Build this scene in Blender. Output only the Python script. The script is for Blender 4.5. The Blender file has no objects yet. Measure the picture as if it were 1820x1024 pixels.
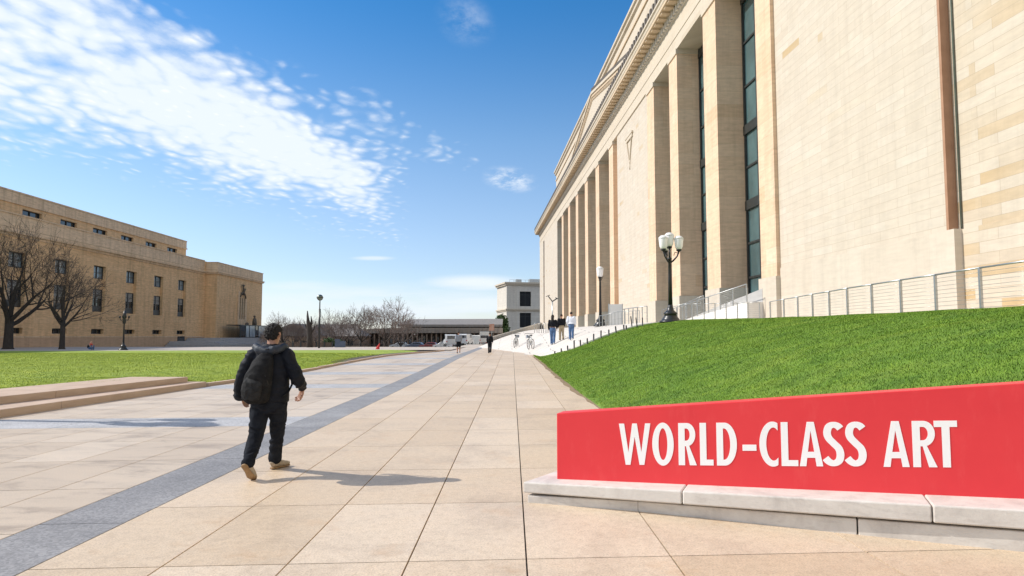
import bpy, math, random
import numpy as np
from math import sin, cos, pi, atan, sqrt, radians as RAD
from mathutils import Vector, Matrix, noise as MN
random.seed(7); np.random.seed(7)
S = bpy.context.scene
C = S.collection
f = 1213.3; H = 1.55; PIT = atan(85 / f)

# ------------------------------------------------------------------ camera maths (used only to measure positions)
def ray(u, v):
    a = (u - 910) / f; b = (512 - v) / f
    return (a, cos(PIT) - b * sin(PIT), sin(PIT) + b * cos(PIT))
def dep(u, v, Y):
    r = ray(u, v); t = Y / r[1]
    return Vector((r[0] * t, Y, H + r[2] * t))
def gp(u, v, z=0.0):
    r = ray(u, v); t = (z - H) / r[2]
    return Vector((r[0] * t, r[1] * t, z))
def sm(t):
    t = max(0.0, min(1.0, t)); return t * t * (3 - 2 * t)
def G(x, Y):
    b = .19 * sm((Y - 18) / 28)
    x0 = 1.8 if Y < 46 else max(-4, 1.8 - (Y - 46) * 5.8 / 34)
    w = 10 if Y < 17 else (10 - (Y - 17) * 3.8 / 23 if Y < 40 else 6.2 + min(1.8, (Y - 40) * 1.8 / 40))
    t = max(0.0, min(1.0, (x - x0) / w))
    k = sm((Y - 6.50 + .4213 * (x - .1) - .30) / .9) if Y < 9 else 1
    return b + 2.15 * sin(pi / 2 * t) * k
def hit(u, v, t0=3, t1=120):
    r = ray(u, v); t = t0
    while t < t1:
        x, y, z = r[0] * t, r[1] * t, H + r[2] * t
        if z < G(x, y): return Vector((x, y, G(x, y)))
        t += .04
    return None

# ------------------------------------------------------------------ materials
def new_mat(name):
    m = bpy.data.materials.new(name); m.use_nodes = True
    nt = m.node_tree; nt.nodes.clear()
    o = nt.nodes.new('ShaderNodeOutputMaterial'); b = nt.nodes.new('ShaderNodeBsdfPrincipled')
    nt.links.new(b.outputs[0], o.inputs[0])
    return m, nt, b
def nd(nt, t, **k):
    n = nt.nodes.new(t)
    for a, v in k.items(): setattr(n, a, v)
    return n
def ramp(nt, fac, stops):
    r = nt.nodes.new('ShaderNodeValToRGB'); e = r.color_ramp.elements
    while len(e) < len(stops): e.new(.5)
    for i, (p, c) in enumerate(stops):
        e[i].position = p; e[i].color = (*c, 1) if len(c) == 3 else c
    nt.links.new(fac, r.inputs[0]); return r.outputs[0]
def noi(nt, vec, scale, detail=4, rough=.6, dist=0):
    n = nt.nodes.new('ShaderNodeTexNoise'); n.inputs['Scale'].default_value = scale
    n.inputs['Detail'].default_value = detail; n.inputs['Roughness'].default_value = rough
    n.inputs['Distortion'].default_value = dist
    if vec is not None: nt.links.new(vec, n.inputs['Vector'])
    return n.outputs['Fac']
def mp(nt, vec, scale=(1, 1, 1), loc=(0, 0, 0), rot=(0, 0, 0)):
    m = nt.nodes.new('ShaderNodeMapping'); m.inputs['Scale'].default_value = scale
    m.inputs['Location'].default_value = loc; m.inputs['Rotation'].default_value = rot
    nt.links.new(vec, m.inputs['Vector']); return m.outputs[0]
def mix(nt, fac, a, b, mode='MIX'):
    m = nt.nodes.new('ShaderNodeMix'); m.data_type = 'RGBA'; m.blend_type = mode
    for k, v in ((0, fac), (6, a), (7, b)):
        if hasattr(v, 'links') or isinstance(v, bpy.types.NodeSocket): nt.links.new(v, m.inputs[k])
        else: m.inputs[k].default_value = v if k == 0 else ((*v, 1) if len(v) == 3 else v)
    return m.outputs[2]
def mth(nt, op, a, b=None, c=None, clamp=False):
    m = nt.nodes.new('ShaderNodeMath'); m.operation = op; m.use_clamp = clamp
    for i, v in enumerate((a, b, c)):
        if v is None: continue
        if isinstance(v, bpy.types.NodeSocket): nt.links.new(v, m.inputs[i])
        else: m.inputs[i].default_value = v
    return m.outputs[0]
def bump(nt, b, h, strength=.3, dist=.02):
    n = nt.nodes.new('ShaderNodeBump'); n.inputs['Strength'].default_value = strength
    n.inputs['Distance'].default_value = dist
    nt.links.new(h, n.inputs['Height']); nt.links.new(n.outputs[0], b.inputs['Normal'])
def ocoord(nt): return nt.nodes.new('ShaderNodeTexCoord').outputs['Object']

def simple(name, c1, c2=None, scale=3, rough=.7, bs=.0, bscale=30, metal=0, stretch=(1, 1, 1), spec=.5, det=5):
    m, nt, b = new_mat(name); v = mp(nt, ocoord(nt), stretch)
    if c2 is None: c2 = tuple(x * .8 for x in c1)
    col = ramp(nt, noi(nt, v, scale, det), [(.3, c2), (.7, c1)])
    nt.links.new(col, b.inputs['Base Color'])
    b.inputs['Roughness'].default_value = rough; b.inputs['Metallic'].default_value = metal
    b.inputs['Specular IOR Level'].default_value = spec
    if bs: bump(nt, b, noi(nt, v, bscale, 6), bs, .02)
    return m

def stone(name, cols, rowh=.38, bw=2.2, mortar=.006, orange=None, streak=.0, mort=(.25, .2, .15), bs=.15, vertical=True):
    """coursed ashlar: (y+x) along the wall, z up, each block its own tone"""
    m, nt, b = new_mat(name); oc = ocoord(nt)
    sp = nd(nt, 'ShaderNodeSeparateXYZ'); nt.links.new(oc, sp.inputs[0])
    al = mth(nt, 'ADD', sp.outputs[0], sp.outputs[1])
    cb = nd(nt, 'ShaderNodeCombineXYZ'); nt.links.new(al, cb.inputs[0]); nt.links.new(sp.outputs[2], cb.inputs[1])
    def brick(w, h, off, loc):
        k = nd(nt, 'ShaderNodeTexBrick'); k.offset = off; k.offset_frequency = 2; k.squash = 1
        nt.links.new(mp(nt, cb.outputs[0], loc=loc), k.inputs['Vector'])
        k.inputs['Color1'].default_value = (0, 0, 0, 1); k.inputs['Color2'].default_value = (1, 1, 1, 1)
        k.inputs['Mortar'].default_value = (.5, .5, .5, 1)
        k.inputs['Scale'].default_value = 1; k.inputs['Mortar Size'].default_value = mortar
        k.inputs['Mortar Smooth'].default_value = .1; k.inputs['Bias'].default_value = 0
        k.inputs['Brick Width'].default_value = w; k.inputs['Row Height'].default_value = h
        return k
    k1 = brick(bw, rowh, .37, (0, 0, 0)); k2 = brick(bw * 2.3, rowh, .61, (3.3, rowh * 40, 0))
    r = mth(nt, 'ADD', mth(nt, 'MULTIPLY', k1.outputs['Color'], .6), mth(nt, 'MULTIPLY', k2.outputs['Color'], .4))
    col = ramp(nt, r, [(i / (len(cols) - 1) * .9 + .05, c) for i, c in enumerate(cols)])
    if orange:
        big = ramp(nt, noi(nt, mp(nt, cb.outputs[0], (.05, .09, 1), loc=orange[2]), 1, 2), [(.45, (0, 0, 0)), (.65, (1, 1, 1))])
        om = ramp(nt, r, [(orange[1], (0, 0, 0)), (orange[1] + .03, (1, 1, 1))])
        fac = mth(nt, 'MULTIPLY', om, mth(nt, 'ADD', mth(nt, 'MULTIPLY', big, .75), .12))
        col = mix(nt, fac, col, orange[0])
    fine = noi(nt, mp(nt, cb.outputs[0], (.5, 2.2, 1)), 2.2, 7, .65)
    col = mix(nt, 1, col, ramp(nt, fine, [(.3, (1 - streak,) * 3), (.65, (1.0,) * 3)]), 'MULTIPLY')
    if vertical:
        vs = noi(nt, mp(nt, cb.outputs[0], (1.3, .12, 1)), 1, 5, .7)
        col = mix(nt, 1, col, ramp(nt, vs, [(.3, (1 - streak * .8,) * 3), (.55, (1.0,) * 3)]), 'MULTIPLY')
    col = mix(nt, mth(nt, 'MULTIPLY', k1.outputs['Fac'], .55), col, mort)
    nt.links.new(col, b.inputs['Base Color']); b.inputs['Roughness'].default_value = .85
    b.inputs['Specular IOR Level'].default_value = .25
    bump(nt, b, mth(nt, 'SUBTRACT', noi(nt, oc, 9, 8, .7), mth(nt, 'MULTIPLY', k1.outputs['Fac'], .6)), bs, .02)
    return m

M = {}
M['stone'] = stone('cream limestone', [(.585, .50, .40), (.625, .55, .455), (.60, .52, .42), (.62, .54, .44), (.65, .59, .50)], rowh=.4, bw=2.0, orange=((.52, .37, .20), .84, (0, 0, 0)), streak=.11, mortar=.009, mort=(.38, .29, .20))
M['stone2'] = stone('warm banded limestone', [(.585, .49, .375), (.63, .55, .445), (.60, .505, .385), (.65, .58, .48)], rowh=.4, bw=2.4, orange=((.53, .37, .19), .62, (5.3, 2.2, 0)), streak=.13, mortar=.009, mort=(.33, .24, .15))
M['pier'] = stone('pier limestone', [(.72, .50, .325), (.79, .585, .41), (.76, .54, .365), (.80, .61, .44)], rowh=.95, bw=4.3, streak=.2, mortar=.008, mort=(.35, .25, .16))
M['trim'] = stone('dressed pale stone', [(.56, .475, .365), (.62, .535, .425), (.59, .505, .395)], rowh=1.4, bw=4.8, streak=.07, mortar=.008, mort=(.5, .4, .3))
M['plinth'] = stone('pale plinth stone', [(.60, .52, .42), (.64, .565, .465)], rowh=1.9, bw=4.6, streak=.12, mortar=.01, mort=(.5, .42, .33))
M['tan'] = stone('tan limestone', [(.78, .51, .275), (.85, .575, .32), (.81, .54, .295), (.87, .60, .34)], rowh=.75, bw=5.6, streak=.32, mortar=.012, mort=(.36, .24, .13))
M['tan_trim'] = stone('weathered tan trim stone', [(.78, .58, .38), (.83, .63, .43)], rowh=2.7, bw=4.4, streak=.32, mortar=.04, mort=(.28, .2, .13))
M['tan_base'] = stone('brown base stone', [(.60, .41, .26), (.65, .45, .29)], rowh=1.6, bw=6.2, streak=.2, mortar=.02, mort=(.2, .14, .09))
M['grey_stone'] = stone('grey limestone', [(.66, .60, .52), (.72, .66, .575)], rowh=.8, bw=2.6, streak=.16, mortar=.012, mort=(.3, .27, .23))
M['concrete'] = simple('pale concrete', (.80, .765, .71), (.74, .70, .64), 1.2, .85, .2, 25)
M['wallgrey'] = simple('weathered grey concrete', (.50, .49, .47), (.38, .37, .355), .8, .9, .2, 12, stretch=(.6, .6, 2))
M['iron'] = simple('black painted iron', (.018, .02, .02), (.01, .011, .012), 6, .35, .1, 40)
M['steel'] = simple('brushed stainless steel', (.52, .53, .52), (.42, .43, .42), 8, .38, 0, 10, metal=.85)
M['globe'] = simple('frosted white glass', (.96, .94, .95), (.92, .90, .92), 4, .25)
M['white_paint'] = simple('white painted board', (.8, .8, .79), (.75, .75, .74), 3, .5)
M['dark_metal'] = simple('dark bronze window frame', (.035, .04, .04), (.02, .024, .025), 5, .4)
M['bark'] = simple('dark bark', (.055, .045, .038), (.025, .02, .017), 6, .9, .6, 20, stretch=(2, 2, .5))
M['twig'] = simple('winter twigs', (.07, .055, .046), (.035, .028, .024), 2, .9)
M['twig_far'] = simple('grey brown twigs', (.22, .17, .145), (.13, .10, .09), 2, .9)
M['skin'] = simple('skin', (.46, .25, .17), (.36, .18, .12), 12, .5, .1, 60)
M['hair'] = simple('black curly hair', (.016, .012, .010), (.006, .005, .005), 60, .7, .8, 120)
M['jeans'] = simple('blue denim', (.10, .18, .34), (.05, .10, .21), 9, .9, .3, 60)
M['jeans_dark'] = simple('charcoal denim', (.020, .023, .030), (.008, .009, .013), 9, .9, .35, 60, spec=.1)
M['black_cloth'] = simple('black nylon', (.011, .013, .020), (.004, .005, .008), 10, .6, .3, 40, spec=.16)
M['pack'] = simple('black backpack fabric', (.018, .018, .019), (.007, .007, .008), 14, .7, .4, 90, spec=.12)
M['white_cloth'] = simple('pale blue white cloth', (.74, .76, .82), (.62, .65, .74), 8, .8)
M['grey_cloth'] = simple('grey cloth', (.30, .33, .38), (.2, .22, .26), 8, .8)
M['khaki'] = simple('khaki cloth', (.45, .36, .24), (.34, .27, .18), 8, .8)
M['shoe'] = simple('beige suede', (.44, .35, .25), (.33, .26, .18), 14, .85, .3, 60)
M['sole'] = simple('worn gum sole', (.36, .22, .10), (.22, .13, .06), 9, .7, .5, 50)
M['red_cloth'] = simple('red cloth', (.55, .04, .035), (.42, .03, .03), 8, .8)
M['letter'] = simple('white vinyl lettering', (.93, .93, .91), (.90, .90, .88), 3, .45)
M['brown_brick'] = stone('brown brick', [(.27, .19, .145), (.34, .25, .19), (.30, .22, .17)], rowh=.25, bw=.8, streak=.4, mortar=.02, mort=(.2, .17, .14))
M['brown_slab'] = simple('weathered brown concrete', (.36, .31, .26), (.24, .20, .17), .9, .9, .2, 8, stretch=(3, 3, .4))
M['roof_grey'] = simple('dark standing seam roof', (.27, .25, .23), (.19, .175, .165), 1.2, .8, .1, 8, stretch=(2, 2, .5))
M['fence_brown'] = simple('brown fence boards', (.17, .12, .09), (.09, .065, .05), 3, .9, .2, 8, stretch=(4, 4, .3))
M['asphalt'] = simple('asphalt', (.075, .075, .075), (.05, .05, .05), 2, .9, .3, 50)
M['rubber'] = simple('tyre rubber', (.02, .02, .02), (.012, .012, .012), 5, .8)
M['leaf'] = simple('evergreen leaf', (.07, .12, .035), (.03, .06, .018), 2.5, .7)
M['step'] = simple('pinkish sandstone step', (.56, .42, .32), (.45, .325, .24), 2.2, .85, .25, 30, stretch=(1, .5, 3))
M['blue_wrap'] = simple('blue grey hoarding', (.10, .13, .19), (.07, .09, .13), 2, .7)

def glassm(name, c, rough=.04):
    m, nt, b = new_mat(name)
    oc = ocoord(nt)
    nt.links.new(ramp(nt, noi(nt, oc, .35, 3), [(.35, tuple(x * .6 for x in c)), (.65, c)]), b.inputs['Base Color'])
    b.inputs['Roughness'].default_value = rough; b.inputs['IOR'].default_value = 1.6
    b.inputs['Specular IOR Level'].default_value = .8
    bump(nt, b, noi(nt, oc, .5, 2), .08, .3)
    return m
M['glass'] = glassm('teal tinted glass', (.09, .165, .175))
M['glass_dark'] = glassm('dark window glass', (.03, .04, .05))
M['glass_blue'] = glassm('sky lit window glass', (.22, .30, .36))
M['vitrine'] = glassm('pale frosted glass', (.42, .50, .56), .2)

def paving_mat():
    m, nt, b = new_mat('warm granite paving'); oc = ocoord(nt)
    at = nd(nt, 'ShaderNodeAttribute'); at.attribute_name = 'tint'
    base = ramp(nt, at.outputs['Fac'], [(0, (.60, .465, .325)), (.35, (.635, .50, .355)), (.7, (.65, .515, .375)), (1, (.69, .56, .42))])
    fine = noi(nt, oc, 70, 4, .85)
    mid = noi(nt, oc, 14, 6, .75)
    big = noi(nt, oc, .9, 5, .7, .6)
    col = mix(nt, 1, base, ramp(nt, fine, [(.34, (.62, .60, .57)), (.5, (1, 1, 1)), (.68, (1.16, 1.15, 1.12))]), 'MULTIPLY')
    col = mix(nt, 1, col, ramp(nt, mid, [(.33, (.86, .84, .81)), (.55, (1.02, 1.02, 1.02))]), 'MULTIPLY')
    col = mix(nt, 1, col, ramp(nt, big, [(.32, (.84, .83, .83)), (.5, (1, 1, 1)), (.7, (1.05, 1.03, 1.0))]), 'MULTIPLY')
    # stains: warm patches and small dark specks
    st = ramp(nt, noi(nt, mp(nt, oc, loc=(11, 4, 0)), 1.7, 6, .75), [(.56, (0, 0, 0)), (.72, (1, 1, 1))])
    col = mix(nt, mth(nt, 'MULTIPLY', st, .35), col, (.52, .30, .13))
    dk = ramp(nt, noi(nt, mp(nt, oc, (1, 2.2, 1), loc=(3, 7, 0)), 2.6, 7, .8), [(.63, (0, 0, 0)), (.72, (1, 1, 1))])
    col = mix(nt, mth(nt, 'MULTIPLY', dk, .45), col, (.20, .16, .125))
    v = nd(nt, 'ShaderNodeTexVoronoi'); v.inputs['Scale'].default_value = 22; nt.links.new(oc, v.inputs['Vector'])
    sp = ramp(nt, v.outputs['Distance'], [(.035, (1, 1, 1)), (.07, (0, 0, 0))])
    pm = ramp(nt, noi(nt, oc, 1.1, 4), [(.48, (0, 0, 0)), (.62, (1, 1, 1))])
    col = mix(nt, mth(nt, 'MULTIPLY', mth(nt, 'MULTIPLY', sp, pm), .6), col, (.12, .09, .07))
    nt.links.new(col, b.inputs['Base Color']); b.inputs['Roughness'].default_value = .52
    b.inputs['Specular IOR Level'].default_value = .6
    bump(nt, b, mth(nt, 'ADD', fine, mth(nt, 'MULTIPLY', mid, 1.5)), .35, .006)
    return m
def paving_left_mat():
    m, nt, b = new_mat('greyed granite paving'); oc = ocoord(nt)
    at = nd(nt, 'ShaderNodeAttribute'); at.attribute_name = 'tint'
    base = ramp(nt, at.outputs['Fac'], [(0, (.57, .455, .335)), (.5, (.62, .505, .38)), (1, (.66, .545, .42))])
    fine = noi(nt, oc, 80, 3, .8); big = noi(nt, mp(nt, oc, (.6, 1.5, 1)), 1.0, 6, .72, .8)
    col = mix(nt, 1, base, ramp(nt, fine, [(.34, (.82, .8, .78)), (.6, (1.05, 1.05, 1.05))]), 'MULTIPLY')
    col = mix(nt, 1, col, ramp(nt, big, [(.36, (.66, .64, .63)), (.48, (.95, .95, .95)), (.7, (1.05, 1.04, 1.03))]), 'MULTIPLY')
    nt.links.new(col, b.inputs['Base Color']); b.inputs['Roughness'].default_value = .48; b.inputs['Specular IOR Level'].default_value = .6
    bump(nt, b, fine, .3, .005)
    return m
def band_mat():
    m, nt, b = new_mat('blue grey granite setts'); oc = ocoord(nt)
    at = nd(nt, 'ShaderNodeAttribute'); at.attribute_name = 'tint'
    base = ramp(nt, at.outputs['Fac'], [(0, (.255, .245, .243)), (1, (.295, .285, .282))])
    v = nd(nt, 'ShaderNodeTexVoronoi'); v.inputs['Scale'].default_value = 55; nt.links.new(oc, v.inputs['Vector'])
    g = ramp(nt, v.outputs['Color'], [(.1, (.72, .72, .72)), (.9, (1.25, 1.25, 1.25))])
    col = mix(nt, 1, base, g, 'MULTIPLY')
    col = mix(nt, 1, col, ramp(nt, noi(nt, oc, 1.3, 6, .7), [(.35, (.82, .82, .82)), (.65, (1.12, 1.12, 1.12))]), 'MULTIPLY')
    nt.links.new(col, b.inputs['Base Color']); b.inputs['Roughness'].default_value = .62
    bump(nt, b, noi(nt, oc, 60, 4, .8), .4, .006)
    return m
M['pave'] = paving_mat(); M['pave_left'] = paving_left_mat(); M['band'] = band_mat()

def grass_mat(name, c1, c2, c3, yellow, base=False):
    m, nt, b = new_mat(name); oc = ocoord(nt)
    n1 = noi(nt, oc, 2.3, 6, .7); n2 = noi(nt, mp(nt, oc, (1, 2.5, 1)), .45, 5, .65, .5); n3 = noi(nt, oc, 38, 3, .8)
    col = ramp(nt, n1, [(.3, c2), (.5, c1), (.7, c3)])
    col = mix(nt, ramp(nt, n2, [(.45, (0, 0, 0)), (.7, (.75, .75, .75))]), col, yellow)
    n4 = noi(nt, mp(nt, oc, (1, 1.6, 1), loc=(4, 9, 0)), 1.1, 6, .7, .4)
    col = mix(nt, 1, col, ramp(nt, n4, [(.36, (.68, .76, .80)), (.52, (1, 1, 1)), (.66, (1.12, 1.06, .95))]), 'MULTIPLY')
    col = mix(nt, 1, col, ramp(nt, n3, [(.3, (.7, .7, .7)), (.6, (1.15, 1.15, 1.15))]), 'MULTIPLY')
    if not base:
        at = nd(nt, 'ShaderNodeAttribute'); at.attribute_name = 'tint'
        col = mix(nt, 1, col, ramp(nt, at.outputs['Fac'], [(0, (.78, .80, .75)), (.8, (1.14, 1.14, 1.05)), (.93, (1.25, 1.2, 1.1)), (1, (1.9, 1.5, 1.6))]), 'MULTIPLY')
        b.inputs['Subsurface Weight'].default_value = 0
    nt.links.new(col, b.inputs['Base Color']); b.inputs['Roughness'].default_value = .75
    b.inputs['Specular IOR Level'].default_value = .25
    if base: bump(nt, b, mth(nt, 'ADD', n3, noi(nt, oc, 9, 4)), .5, .03)
    return m
gc = ((.14, .245, .031), (.10, .19, .023), (.18, .295, .043), (.215, .30, .047))
M['grass_base'] = grass_mat('lawn turf', *gc, base=True)
M['grass_blade'] = grass_mat('lawn blades', *[tuple(x * 1.5 for x in c) for c in gc])
gl = ((.30, .385, .055), (.23, .315, .042), (.35, .43, .07), (.39, .45, .08))
M['grass_base_left'] = grass_mat('far lawn turf', *gl, base=True)
M['grass_blade_left'] = grass_mat('far lawn blades', *[tuple(x * 1.3 for x in c) for c in gl])
M['soil'] = simple('dry soil edging', (.30, .21, .12), (.17, .12, .07), 5, .95, .5, 30)

def red_mat():
    m, nt, b = new_mat('red painted panel'); oc = ocoord(nt)
    n = noi(nt, oc, 1.1, 5, .6); n2 = noi(nt, mp(nt, oc, (1, 1, .3)), 6, 6, .7)
    col = ramp(nt, n, [(.25, (.70, .038, .048)), (.5, (.755, .046, .054)), (.75, (.79, .054, .06))])
    col = mix(nt, mth(nt, 'MULTIPLY', ramp(nt, n2, [(.55, (0, 0, 0)), (.8, (1, 1, 1))]), .25), col, (.88, .16, .14))
    nt.links.new(col, b.inputs['Base Color']); b.inputs['Roughness'].default_value = .45; b.inputs['Specular IOR Level'].default_value = .3
    bump(nt, b, noi(nt, oc, 180, 2), .05, .002); return m
M['red'] = red_mat()
def slab_mat():
    m, nt, b = new_mat('weathered marble slab'); oc = ocoord(nt)
    n = noi(nt, oc, 2.2, 8, .7, .5); n2 = noi(nt, mp(nt, oc, (1, 1, 3.5)), 5, 8, .75)
    col = ramp(nt, n, [(.3, (.48, .44, .40)), (.5, (.63, .585, .53)), (.7, (.72, .68, .62))])
    col = mix(nt, mth(nt, 'MULTIPLY', ramp(nt, n2, [(.52, (0, 0, 0)), (.75, (1, 1, 1))]), .5), col, (.34, .30, .27))
    nt.links.new(col, b.inputs['Base Color']); b.inputs['Roughness'].default_value = .7
    bump(nt, b, noi(nt, oc, 45, 8, .75), .35, .008); return m
M['slab'] = slab_mat()
def car_mat(name, c):
    m, nt, b = new_mat(name); oc = ocoord(nt)
    nt.links.new(ramp(nt, noi(nt, oc, 2, 4), [(.3, tuple(x * .9 for x in c)), (.7, c)]), b.inputs['Base Color'])
    b.inputs['Roughness'].default_value = .3; b.inputs['Coat Weight'].default_value = .5; return m

# ------------------------------------------------------------------ mesh helpers
class MB:
    def __init__(s): s.v = []; s.f = []; s.sm = []
    def add(s, vs, fs, smooth=False):
        o = len(s.v); s.v += [tuple(v) for v in vs]; s.f += [tuple(i + o for i in q) for q in fs]; s.sm += [smooth] * len(fs); return s
    def box(s, x0, x1, y0, y1, z0, z1):
        vs = [(x, y, z) for z in (z0, z1) for y in (y0, y1) for x in (x0, x1)]
        return s.add(vs, [(0, 2, 3, 1), (4, 5, 7, 6), (0, 1, 5, 4), (2, 6, 7, 3), (0, 4, 6, 2), (1, 3, 7, 5)])
    def prism(s, pts, a, b):
        """pts = bottom polygon list of (x,y); heights a,b may be numbers or per-vertex lists"""
        n = len(pts); A = a if isinstance(a, (list, tuple)) else [a] * n; B = b if isinstance(b, (list, tuple)) else [b] * n
        vs = [(p[0], p[1], A[i]) for i, p in enumerate(pts)] + [(p[0], p[1], B[i]) for i, p in enumerate(pts)]
        fs = [tuple(range(n - 1, -1, -1)), tuple(range(n, 2 * n))] + [(i, (i + 1) % n, n + (i + 1) % n, n + i) for i in range(n)]
        return s.add(vs, fs)
    def extr(s, prof, y0, y1):
        """profile in (x,z) extruded along y"""
        n = len(prof)
        vs = [(p[0], y0, p[1]) for p in prof] + [(p[0], y1, p[1]) for p in prof]
        return s.add(vs, [tuple(range(n)), tuple(range(2 * n - 1, n - 1, -1))] + [(i, n + i, n + (i + 1) % n, (i + 1) % n) for i in range(n)])
    def tube(s, pts, rad, n=8, smooth=True, cap=True, ell=None, up=None):
        pts = [Vector(p) for p in pts]; k = len(pts)
        if not isinstance(rad, (list, tuple)): rad = [rad] * k
        rings = []; prev = None
        for i, p in enumerate(pts):
            d = (pts[min(i + 1, k - 1)] - pts[max(i - 1, 0)])
            if d.length < 1e-9: d = Vector((0, 0, 1))
            d.normalize()
            if prev is None:
                ref = Vector(up) if up else (Vector((1, 0, 0)) if abs(d.x) < .8 else Vector((0, 1, 0)))
                a = (ref - d * ref.dot(d)).normalized()
            else: a = (prev - d * prev.dot(d)).normalized()
            prev = a; b = d.cross(a)
            r = rad[i]; ra, rb = r if isinstance(r, tuple) else (r, r)
            rings.append([p + a * (cos(2 * pi * j / n) * ra) + b * (sin(2 * pi * j / n) * rb) for j in range(n)])
        vs = [q for r in rings for q in r]
        fs = [(i * n + j, i * n + (j + 1) % n, (i + 1) * n + (j + 1) % n, (i + 1) * n + j) for i in range(k - 1) for j in range(n)]
        if cap: fs += [tuple(range(n - 1, -1, -1)), tuple(range((k - 1) * n, k * n))]
        return s.add(vs, fs, smooth)
    def bar(s, a, b, w, h=None):
        """rectangular bar between two points"""
        a = Vector(a); b = Vector(b); d = (b - a).normalized(); h = h or w
        ref = Vector((0, 0, 1)) if abs(d.z) < .95 else Vector((0, 1, 0))
        x = d.cross(ref).normalized() * w / 2; y = x.cross(d).normalized() * h / 2
        vs = [p + sx * x + sy * y for p in (a, b) for sx, sy in ((-1, -1), (1, -1), (1, 1), (-1, 1))]
        return s.add(vs, [(3, 2, 1, 0), (4, 5, 6, 7), (0, 1, 5, 4), (1, 2, 6, 5), (2, 3, 7, 6), (3, 0, 4, 7)])
    def lathe(s, prof, c=(0, 0, 0), n=16, smooth=True):
        vs = []; k = len(prof)
        for r, z in prof:
            for j in range(n): vs.append((c[0] + r * cos(2 * pi * j / n), c[1] + r * sin(2 * pi * j / n), c[2] + z))
        fs = [(i * n + j, i * n + (j + 1) % n, (i + 1) * n + (j + 1) % n, (i + 1) * n + j) for i in range(k - 1) for j in range(n)]
        fs += [tuple(range(n - 1, -1, -1)), tuple(range((k - 1) * n, k * n))]
        return s.add(vs, fs, smooth)
    def ball(s, c, r, n=14, m=9):
        rx, ry, rz = r if isinstance(r, tuple) else (r, r, r)
        vs = []; 
        for i in range(m + 1):
            t = pi * i / m; t = min(max(t, .02), pi - .02)
            for j in range(n): vs.append((c[0] + rx * sin(t) * cos(2 * pi * j / n), c[1] + ry * sin(t) * sin(2 * pi * j / n), c[2] - rz * cos(t)))
        fs = [(i * n + j, i * n + (j + 1) % n, (i + 1) * n + (j + 1) % n, (i + 1) * n + j) for i in range(m) for j in range(n)]
        fs += [tuple(range(n - 1, -1, -1)), tuple(range(m * n, (m + 1) * n))]
        return s.add(vs, fs, True)
    def build(s, name, mat, parent=None, loc=None):
        me = bpy.data.meshes.new(name)
        if loc is not None:
            L = Vector(loc); s.v = [tuple(Vector(v) - L) for v in s.v]
        me.from_pydata(s.v, [], s.f)
        me.polygons.foreach_set('use_smooth', s.sm); me.materials.append(mat); me.update()
        o = bpy.data.objects.new(name, me); C.objects.link(o)
        if parent is not None: o.parent = parent
        elif loc is not None: o.location = loc
        return o
def each(name, mb, mat, parent, loc=None, k=8):
    for i in range(0, len(mb.v), k):
        s = MB(); vs = mb.v[i:i + k]; s.add(vs, [tuple(q - i for q in f_) for f_ in mb.f if i <= f_[0] < i + k]); s.build(name, mat, parent, loc)
def bevel(o, w=.01, seg=2):
    b = o.modifiers.new('bevel', 'BEVEL'); b.width = w; b.segments = seg; b.limit_method = 'ANGLE'; return o
def tag(o, label, cat, group=None):
    o['label'] = label; o['category'] = cat
    if group: o['group'] = group
    return o
def thing(name, label, cat, loc=(0, 0, 0), rz=0, group=None):
    o = bpy.data.objects.new(name, None); C.objects.link(o); o.empty_display_size = .2
    o.location = loc; o.rotation_euler = (0, 0, rz); return tag(o, label, cat, group)
def struct(o, kind='structure'):
    o['kind'] = kind; return o
def copy_tree(o, parent=None):
    c = o.copy(); C.objects.link(c)
    if parent is not None: c.parent = parent
    for ch in list(o.children): copy_tree(ch, c)
    return c
def grid_mesh(name, rows, mat, parent=None, smooth=True, skirt=0):
    """rows: list of equal-length lists of points"""
    n = len(rows[0]); vs = [tuple(p) for r in rows for p in r]
    fs = [(i * n + j, i * n + j + 1, (i + 1) * n + j + 1, (i + 1) * n + j) for i in range(len(rows) - 1) for j in range(n - 1)]
    m = MB(); m.add(vs, fs, smooth); return m.build(name, mat, parent)
def face_attr(me, vals):
    a = me.attributes.new('tint', 'FLOAT', 'FACE'); a.data.foreach_set('value', vals)

# ------------------------------------------------------------------ ground, paving, lawns
rows = []
def gz(x, Y):
    # beyond the plaza the land falls away; big sheet to the horizon
    d = -.06
    if Y > 66: d -= 2.2 * sm((Y - 66) / 60) * (1 if x < -8 else sm((-x + 0) / 8) if x < 0 else 0)
    return d
xs = [-3000, -1200, -500, -250, -160, -120, -90, -70, -55, -40, -30, -20, -14, -10, -8, -6, -4, -2, 0, 4, 10, 30, 80, 200, 600, 3000]
ys = [-60, -10, 0, 5, 20, 40, 60, 66, 75, 85, 95, 105, 115, 126, 150, 200, 300, 600, 1500, 4000]
ground = struct(grid_mesh('ground', [[(x, y, gz(x, y)) for x in xs] for y in ys], M['asphalt']))

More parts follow.
